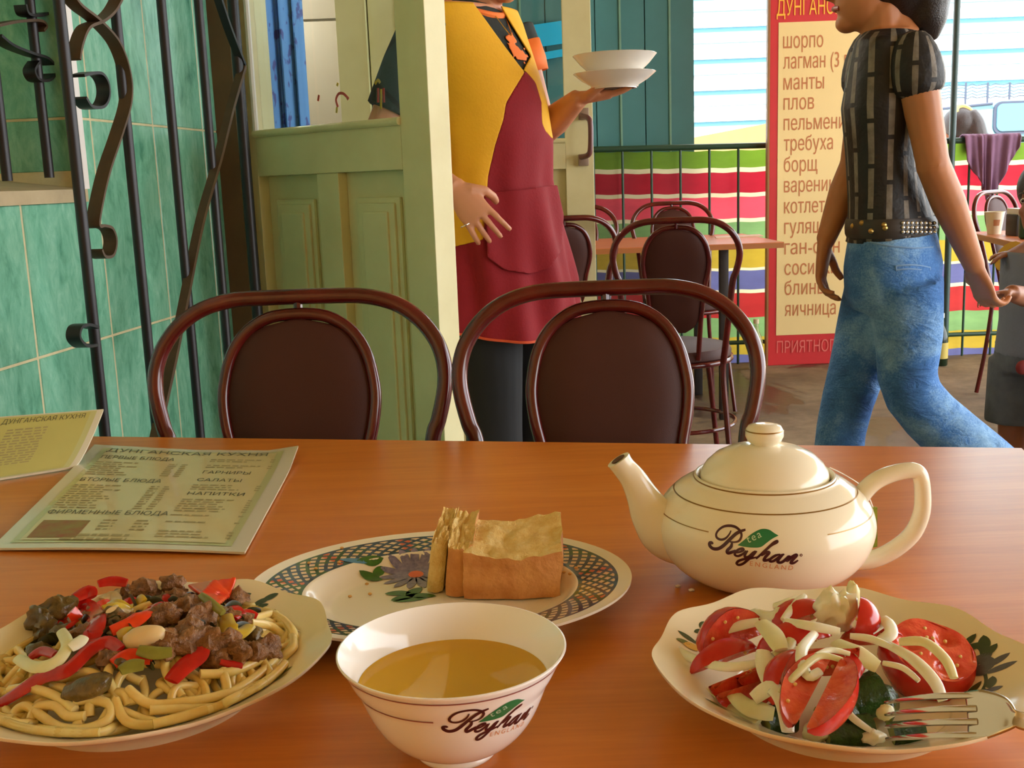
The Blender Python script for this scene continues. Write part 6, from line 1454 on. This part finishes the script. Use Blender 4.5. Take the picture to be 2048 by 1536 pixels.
def stripe_mat(name, n, ph):
    t = NT(name); tc = t.node('ShaderNodeTexCoord'); sx = t.node('ShaderNodeSeparateXYZ'); t.link(tc.outputs['Object'], sx.inputs[0])
    a = t.math('ARCTAN2', sx.outputs[1], sx.outputs[0]); u = t.math('FRACT', t.math('MULTIPLY_ADD', a, n / (2 * PI), ph))
    st = t.math('MULTIPLY', t.math('GREATER_THAN', u, 0.34), t.math('LESS_THAN', u, 0.66))
    fl = t.math('FLOOR', t.math('MULTIPLY_ADD', a, n / (2 * PI), ph)); w = t.math('FRACT', t.math('MULTIPLY_ADD', sx.outputs[2], 11.0, t.math('MULTIPLY', fl, 0.37)))
    st = t.math('MULTIPLY', st, t.math('GREATER_THAN', w, 0.10))
    nz = t.noise(t.coord('Object'), 30, 4, 0.6); g = t.ramp(nz, [(0.3, srgb(92, 84, 72)), (0.7, srgb(136, 130, 120))])
    t.col(t.mix(st, srgb(20, 17, 17), g)); t.set(Roughness=0.6); t.bump(t.noise(t.coord('Object'), 26, 3), 0.5, 0.012); return t.m
def at_origin(o, p):
    """move an object's origin to p (world) keeping the mesh where it is"""
    loc = p - wloc(o.parent); o.data.transform(Matrix.Translation(-loc)); o.location = loc; return o
q = MB(); sp2 = [(x, y, a, b) for x, y, a, b in spine if y >= 80] ; sp2 = sp2[:-1] + [(1784, 470, .126, .088)]
q.tube([wp(1788, 66)] + [wp(x, y) for x, y, a, b in sp2], [(0.085, 0.06)] + [(a + 0.006, b + 0.008) for x, y, a, b in sp2], 36, side=LWd)
o = at_origin(q.build('shirt', stripe_mat('striped_shirt', 19, 0.1), woman), wp(1776, 300)); live(o, 0.006, 2)
for nm, s0, e0, m in (('sleeve', s_l, e_l, 0), ('sleeve', s_r, e_r, 1)):
    q = MB(); q.tube([s0 - (e0 - s0) * 0.16, s0 + (e0 - s0) * 0.02, s0.lerp(e0, 0.2), s0.lerp(e0, 0.34), s0.lerp(e0, 0.42)], [0.03, 0.050, 0.056, 0.054, 0.040], 24)
    o = at_origin(q.build(nm, stripe_mat('striped_sleeve', 9, 0.3 + 0.2 * m), woman), s0.lerp(e0, 0.2)); live(o, 0, 0, 0, 1)
def denim():
    t = NT('faded_denim'); v = t.coord('Object'); a = t.noise(v, 5, 4, 0.6, 0.4); b = t.noise(v, 260, 3, 0.6); f = t.math('MULTIPLY_ADD', b, 0.25, t.math('MULTIPLY', a, 0.8))
    t.col(t.ramp(f, [(0.32, srgb(34, 66, 120)), (0.5, srgb(64, 118, 184)), (0.68, srgb(146, 190, 226))])); t.set(Roughness=0.85); t.bump(t.noise(t.coord('Object', (1, 1, 2.2)), 14, 4, 0.6, 0.6), 0.6, 0.02); return t.m
M_DEN = denim()
q = MB(); wa = wp(1782, 448); hi = wp(1786, 530); cr = wp(1782, 620)
q.tube([wa, wp(1784, 480), hi, wp(1784, 590), cr], [(0.124, 0.084), (0.130, 0.092), (0.138, 0.102), (0.132, 0.098), (0.11, 0.08)], 30, side=LWd)
q.tube(crom([hipR, hipR.lerp(knR, 0.45), knR, knR.lerp(anR, 0.5), anR], 3), [0.078, 0.076, 0.073, 0.068, 0.063, 0.059, 0.057, 0.057, 0.059, 0.063, 0.069, 0.076, 0.084], 20)
q.tube(crom([hipL, hipL.lerp(knL, 0.5), knL, knL.lerp(anL, 0.5), anL], 3), [0.080, 0.078, 0.075, 0.070, 0.066, 0.063, 0.062, 0.063, 0.066, 0.070, 0.075, 0.080, 0.084], 20)
live(q.build('jeans', M_DEN, woman), 0.008, 4)
M_SHOE = mat('dark_shoe', (40, 34, 32), 0.5); shoe(woman, V((anR.x, anR.y, 0)), HW, M_SHOE)
fq = MB(); fq.tube([anL + V((-0.0, 0, 0.02)), anL + V((0.05, 0, -0.03)), anL + V((0.03, 0, -0.10)), anL + V((0.0, 0, -0.15))], [0.034, 0.040, 0.036, 0.016], 14); fq.build('shoe', M_SHOE, woman)
# studded belt, pocket seam
M_SIL = mat('silver_stud', (226, 226, 220), 0.2, 0.85); M_GLD = mat('gold_stud', (190, 160, 90), 0.3, 0.8); M_STI = mat('pale_stitching', (120, 156, 196), 0.8)
def hipsurf(px, py, e=0.0):
    """photo point -> point on the near side of the hips"""
    y0 = 2.2
    best = None
    for k in range(60):
        p = wp(px, py, 2.20 + k * 0.004); c = wp(1784, py); d = p - c; a, b = lerp_tab([(448, .124), (480, .130), (530, .138), (590, .132), (620, .12)], py) + e, lerp_tab([(448, .084), (480, .092), (530, .102), (590, .098), (620, .09)], py) + e
        if (d.dot(LWd) / a) ** 2 + (d.dot(HW) / b) ** 2 <= 1: return p
    return wp(px, py, 2.34)
belt = MB().tube([wa + LWd * 0.130 * math.cos(t) + HW * 0.090 * math.sin(t) + ZV * -0.004 for t in [2 * PI * k / 40 for k in range(40)]], [(0.02, 0.004)] * 40, 8, closed=True, side=ZV).build('belt', mat('belt_leather', (50, 44, 40), 0.5), woman)
for r_, y in enumerate((446, 455, 464)):
    for k, x in enumerate(range(1806, 1874, 9)): MB().sphere(hipsurf(x, y, 0.010), 0.0042, 8, 6).build('stud', M_SIL, belt)
for x, y in ((1706, 452), (1724, 446), (1742, 462), (1768, 450), (1770, 456)): MB().sphere(hipsurf(x, y, 0.010), 0.006, 8, 6).build('stud', M_GLD, belt)
for pts in ([(1792, 532), (1815, 530), (1840, 531), (1860, 535)], [(1792, 540), (1815, 538), (1840, 539), (1859, 543)], [(1792, 532), (1795, 560), (1802, 580), (1830, 596), (1852, 578), (1858, 555), (1860, 535)], [(1740, 484), (1780, 492), (1830, 496), (1866, 494)], [(1740, 606), (1780, 596), (1830, 580)]):
    MB().tube(crom([hipsurf(x, y, 0.001) for x, y in pts], 5), 0.0019, 6).build('seam', M_STI, woman)

# ---------------------------------------------------------------- child at the right edge
YC = 2.95
def cp(px, py, y=YC): return at_y(px, py, y)
child = thing('person', 'small child in a grey shirt and denim shorts at the right edge', 'person', V((cp(2085, 500).x, YC, 0)))
hcc = cp(2094, 402); hfc = V((-0.8, -0.55, 0)); HC = V((-0.8, -0.55, 0)).normalized(); LC = V((-HC.y, HC.x, 0))
q = MB(); head(q, hcc, hfc, 0.86); ch = [(2090, 480, .05, .045), (2088, 505, .11, .06), (2084, 560, .105, .075), (2080, 640, .10, .08), (2078, 700, .11, .085)]
q.tube([cp(x, y) for x, y, a, b in ch], [(a * .92, b * .92) for x, y, a, b in ch], 20, side=LC)
q.tube([hcc - ZV * 0.08, cp(2090, 500)], [0.036, 0.04], 12)
sl, sr = cp(2088, 515) + LC * 0.10, cp(2088, 515) - LC * 0.10
near, far = (sl, sr) if sl.y < sr.y else (sr, sl)
en, wn = cp(2074, 600, 2.78), cp(2022, 586, 2.62); ef, wf_ = cp(2086, 560, 3.08), cp(2042, 508, 3.0)
for s, e, w in ((near, en, wn), (far, ef, wf_)): q.tube([s, s.lerp(e, 0.5), e, e.lerp(w, 0.5), w], [0.034, 0.031, 0.028, 0.026, 0.021], 12)
hand(q, wn, V((-1, -0.15, -0.05)), V((0, -0.3, -1)), V((0, -1, 0.3)), 0.62, (15, 30, 20), 4); hand(q, wf_, V((-1, -0.1, 0.0)), V((0, 0.1, -1)), V((0, -1, 0.2)), 0.62, (15, 25, 20), 4)
for s in (-1, 1):
    h = cp(2078, 700) + LC * s * 0.06; q.tube([h, V((h.x, h.y, 0.30)), V((h.x, h.y, 0.07))], [0.055, 0.042, 0.03], 14); q.tube([V((h.x, h.y, 0.05)) - HC * 0.03, V((h.x, h.y, 0.03)) + HC * 0.05, V((h.x, h.y, 0.02)) + HC * 0.09], [0.03, 0.026, 0.014], 10)
live(q.build('body', M_SKIN3, child), 0.0055, 3); face_parts(child, hcc, hfc, 0.86)
hq = MB(); hq.sphere(hcc + ZV * 0.035 - HC * 0.025, V((0.09, 0.085, 0.085)), 20, 14); live(hq.build('hair', M_HAIR, child), 0.006, 2)
M_GSH = mat('grey_shirt', (116, 124, 136), 0.85, var=0.15, bump=0.3, bscale=90); M_YSL = mat('yellow_sleeve', (206, 160, 50), 0.85)
q = MB(); q.tube([cp(x, y) for x, y, a, b in ch[1:]] + [cp(2078, 708)], [(a + .008, b + .01) for x, y, a, b in ch[1:]] + [(.12, .095)], 24, side=LC); live(q.build('shirt', M_GSH, child), 0.007, 2)
for s, e in ((near, en), (far, ef)): q = MB().tube([s, s.lerp(e, 0.35), s.lerp(e, 0.7)], [0.046, 0.050, 0.048], 16).build('sleeve', M_YSL, child)
q = MB(); q.tube([cp(2078, 690), cp(2078, 740)], [(.118, .092), (.125, .098)], 20, side=LC)
for s in (-1, 1): h = cp(2078, 720) + LC * s * 0.062; q.tube([h, V((h.x, h.y, 0.34))], [0.075, 0.080], 16)
live(q.build('shorts', mat('grey_denim', (96, 104, 110), 0.85, var=0.4, vscale=14, bump=0.4, bscale=60), child), 0.008, 2)
MB().sphere(cp(2046, 735, 2.87), (0.02, 0.012, 0.02), 12, 8).build('patch', mat('red_patch', (126, 40, 36), 0.8), child)

# ---------------------------------------------------------------- girl with a ponytail outside the railing
YG = 7.4
gh = at_y(1908, 256, YG); gf = V((-0.8, 0.6, 0)); girl = thing('person', 'person with a brown ponytail outside behind the railing', 'person', V((gh.x, YG, 0)))
q = MB(); head(q, gh, gf, 0.95); tz = gh.z
q.tube([gh - ZV * 0.17, gh - ZV * 0.22, gh - ZV * 0.34, gh - ZV * 0.5, gh - ZV * 0.62], [(0.05, 0.05), (0.15, 0.07), (0.145, 0.09), (0.125, 0.085), (0.14, 0.1)], 20, side=V((0.6, 0.8, 0)))
for s in (-1, 1):
    a = gh - ZV * 0.24 + V((0.6, 0.8, 0)) * s * 0.16; q.tube([a, a - ZV * 0.26, a - ZV * 0.45 + gf * 0.12], [0.04, 0.034, 0.025], 12); hand(q, a - ZV * 0.46 + gf * 0.13, gf * 0.7 - ZV * 0.7, -ZV, V((0.6, 0.8, 0)) * -s, 0.85)
    h = gh - ZV * 0.62 + V((0.6, 0.8, 0)) * s * 0.07; q.tube([h, V((h.x, h.y, 0.4)), V((h.x, h.y, 0.05))], [0.065, 0.048, 0.035], 12)
live(q.build('body', M_SKIN3, girl), 0.009, 2); face_parts(girl, gh, gf, 0.95)
hq = MB(); hq.sphere(gh + ZV * 0.03 - gf * 0.03, V((0.106, 0.10, 0.105)), 20, 14)
hq.tube(crom([at_y(1934, 226, YG - 0.03), at_y(1944, 246, YG - 0.04), at_y(1950, 272, YG - 0.04), at_y(1966, 296, YG - 0.03), at_y(1970, 320, YG - 0.02)], 4), [0.055, 0.062, 0.066, 0.07, 0.075, 0.078, 0.08, 0.082, 0.08, 0.078, 0.074, 0.07, 0.064, 0.056, 0.045, 0.03, 0.01], 14); live(hq.build('hair', M_HAIRB, girl), 0.009, 2)
sc = at_y(1928, 224, YG - 0.06); MB().tube([sc + V((0.05 * math.cos(t), 0.02 * math.sin(t), 0.035 * math.sin(t) - 0.01 * math.cos(t))) for t in [2 * PI * k / 20 for k in range(20)]], 0.018, 8, closed=True).build('hair_tie', mat('yellow_hair_tie', (216, 190, 120), 0.7), girl)
q = MB(); q.tube([gh - ZV * 0.16, gh - ZV * 0.22, gh - ZV * 0.34, gh - ZV * 0.5, gh - ZV * 0.64], [(0.062, 0.06), (0.165, 0.082), (0.155, 0.10), (0.135, 0.095), (0.15, 0.11)], 24, side=V((0.6, 0.8, 0)))
tt = NT('black_white_top'); vv = tt.coord('Object'); wv = tt.node('ShaderNodeTexWave', bands_direction='Z'); wv.inputs['Scale'].default_value = 9; tt.link(vv, wv.inputs['Vector']); tt.col(tt.ramp(wv.outputs['Fac'], [(0.5, srgb(20, 20, 20)), (0.55, srgb(238, 234, 226))])); tt.set(Roughness=0.8)
live(q.build('top', tt.m, girl), 0.009, 2)
q = MB()
for s in (-1, 1): h = gh - ZV * 0.6 + V((0.6, 0.8, 0)) * s * 0.075; q.tube([h, V((h.x, h.y, 0.4)), V((h.x, h.y, 0.06))], [0.085, 0.065, 0.05], 14)
live(q.build('trousers', M_BLK, girl), 0.01, 2)
for s in (-1, 1): h = gh + V((0.6, 0.8, 0)) * s * 0.075; shoe(girl, V((h.x, h.y, 0)), gf, M_SHOE)
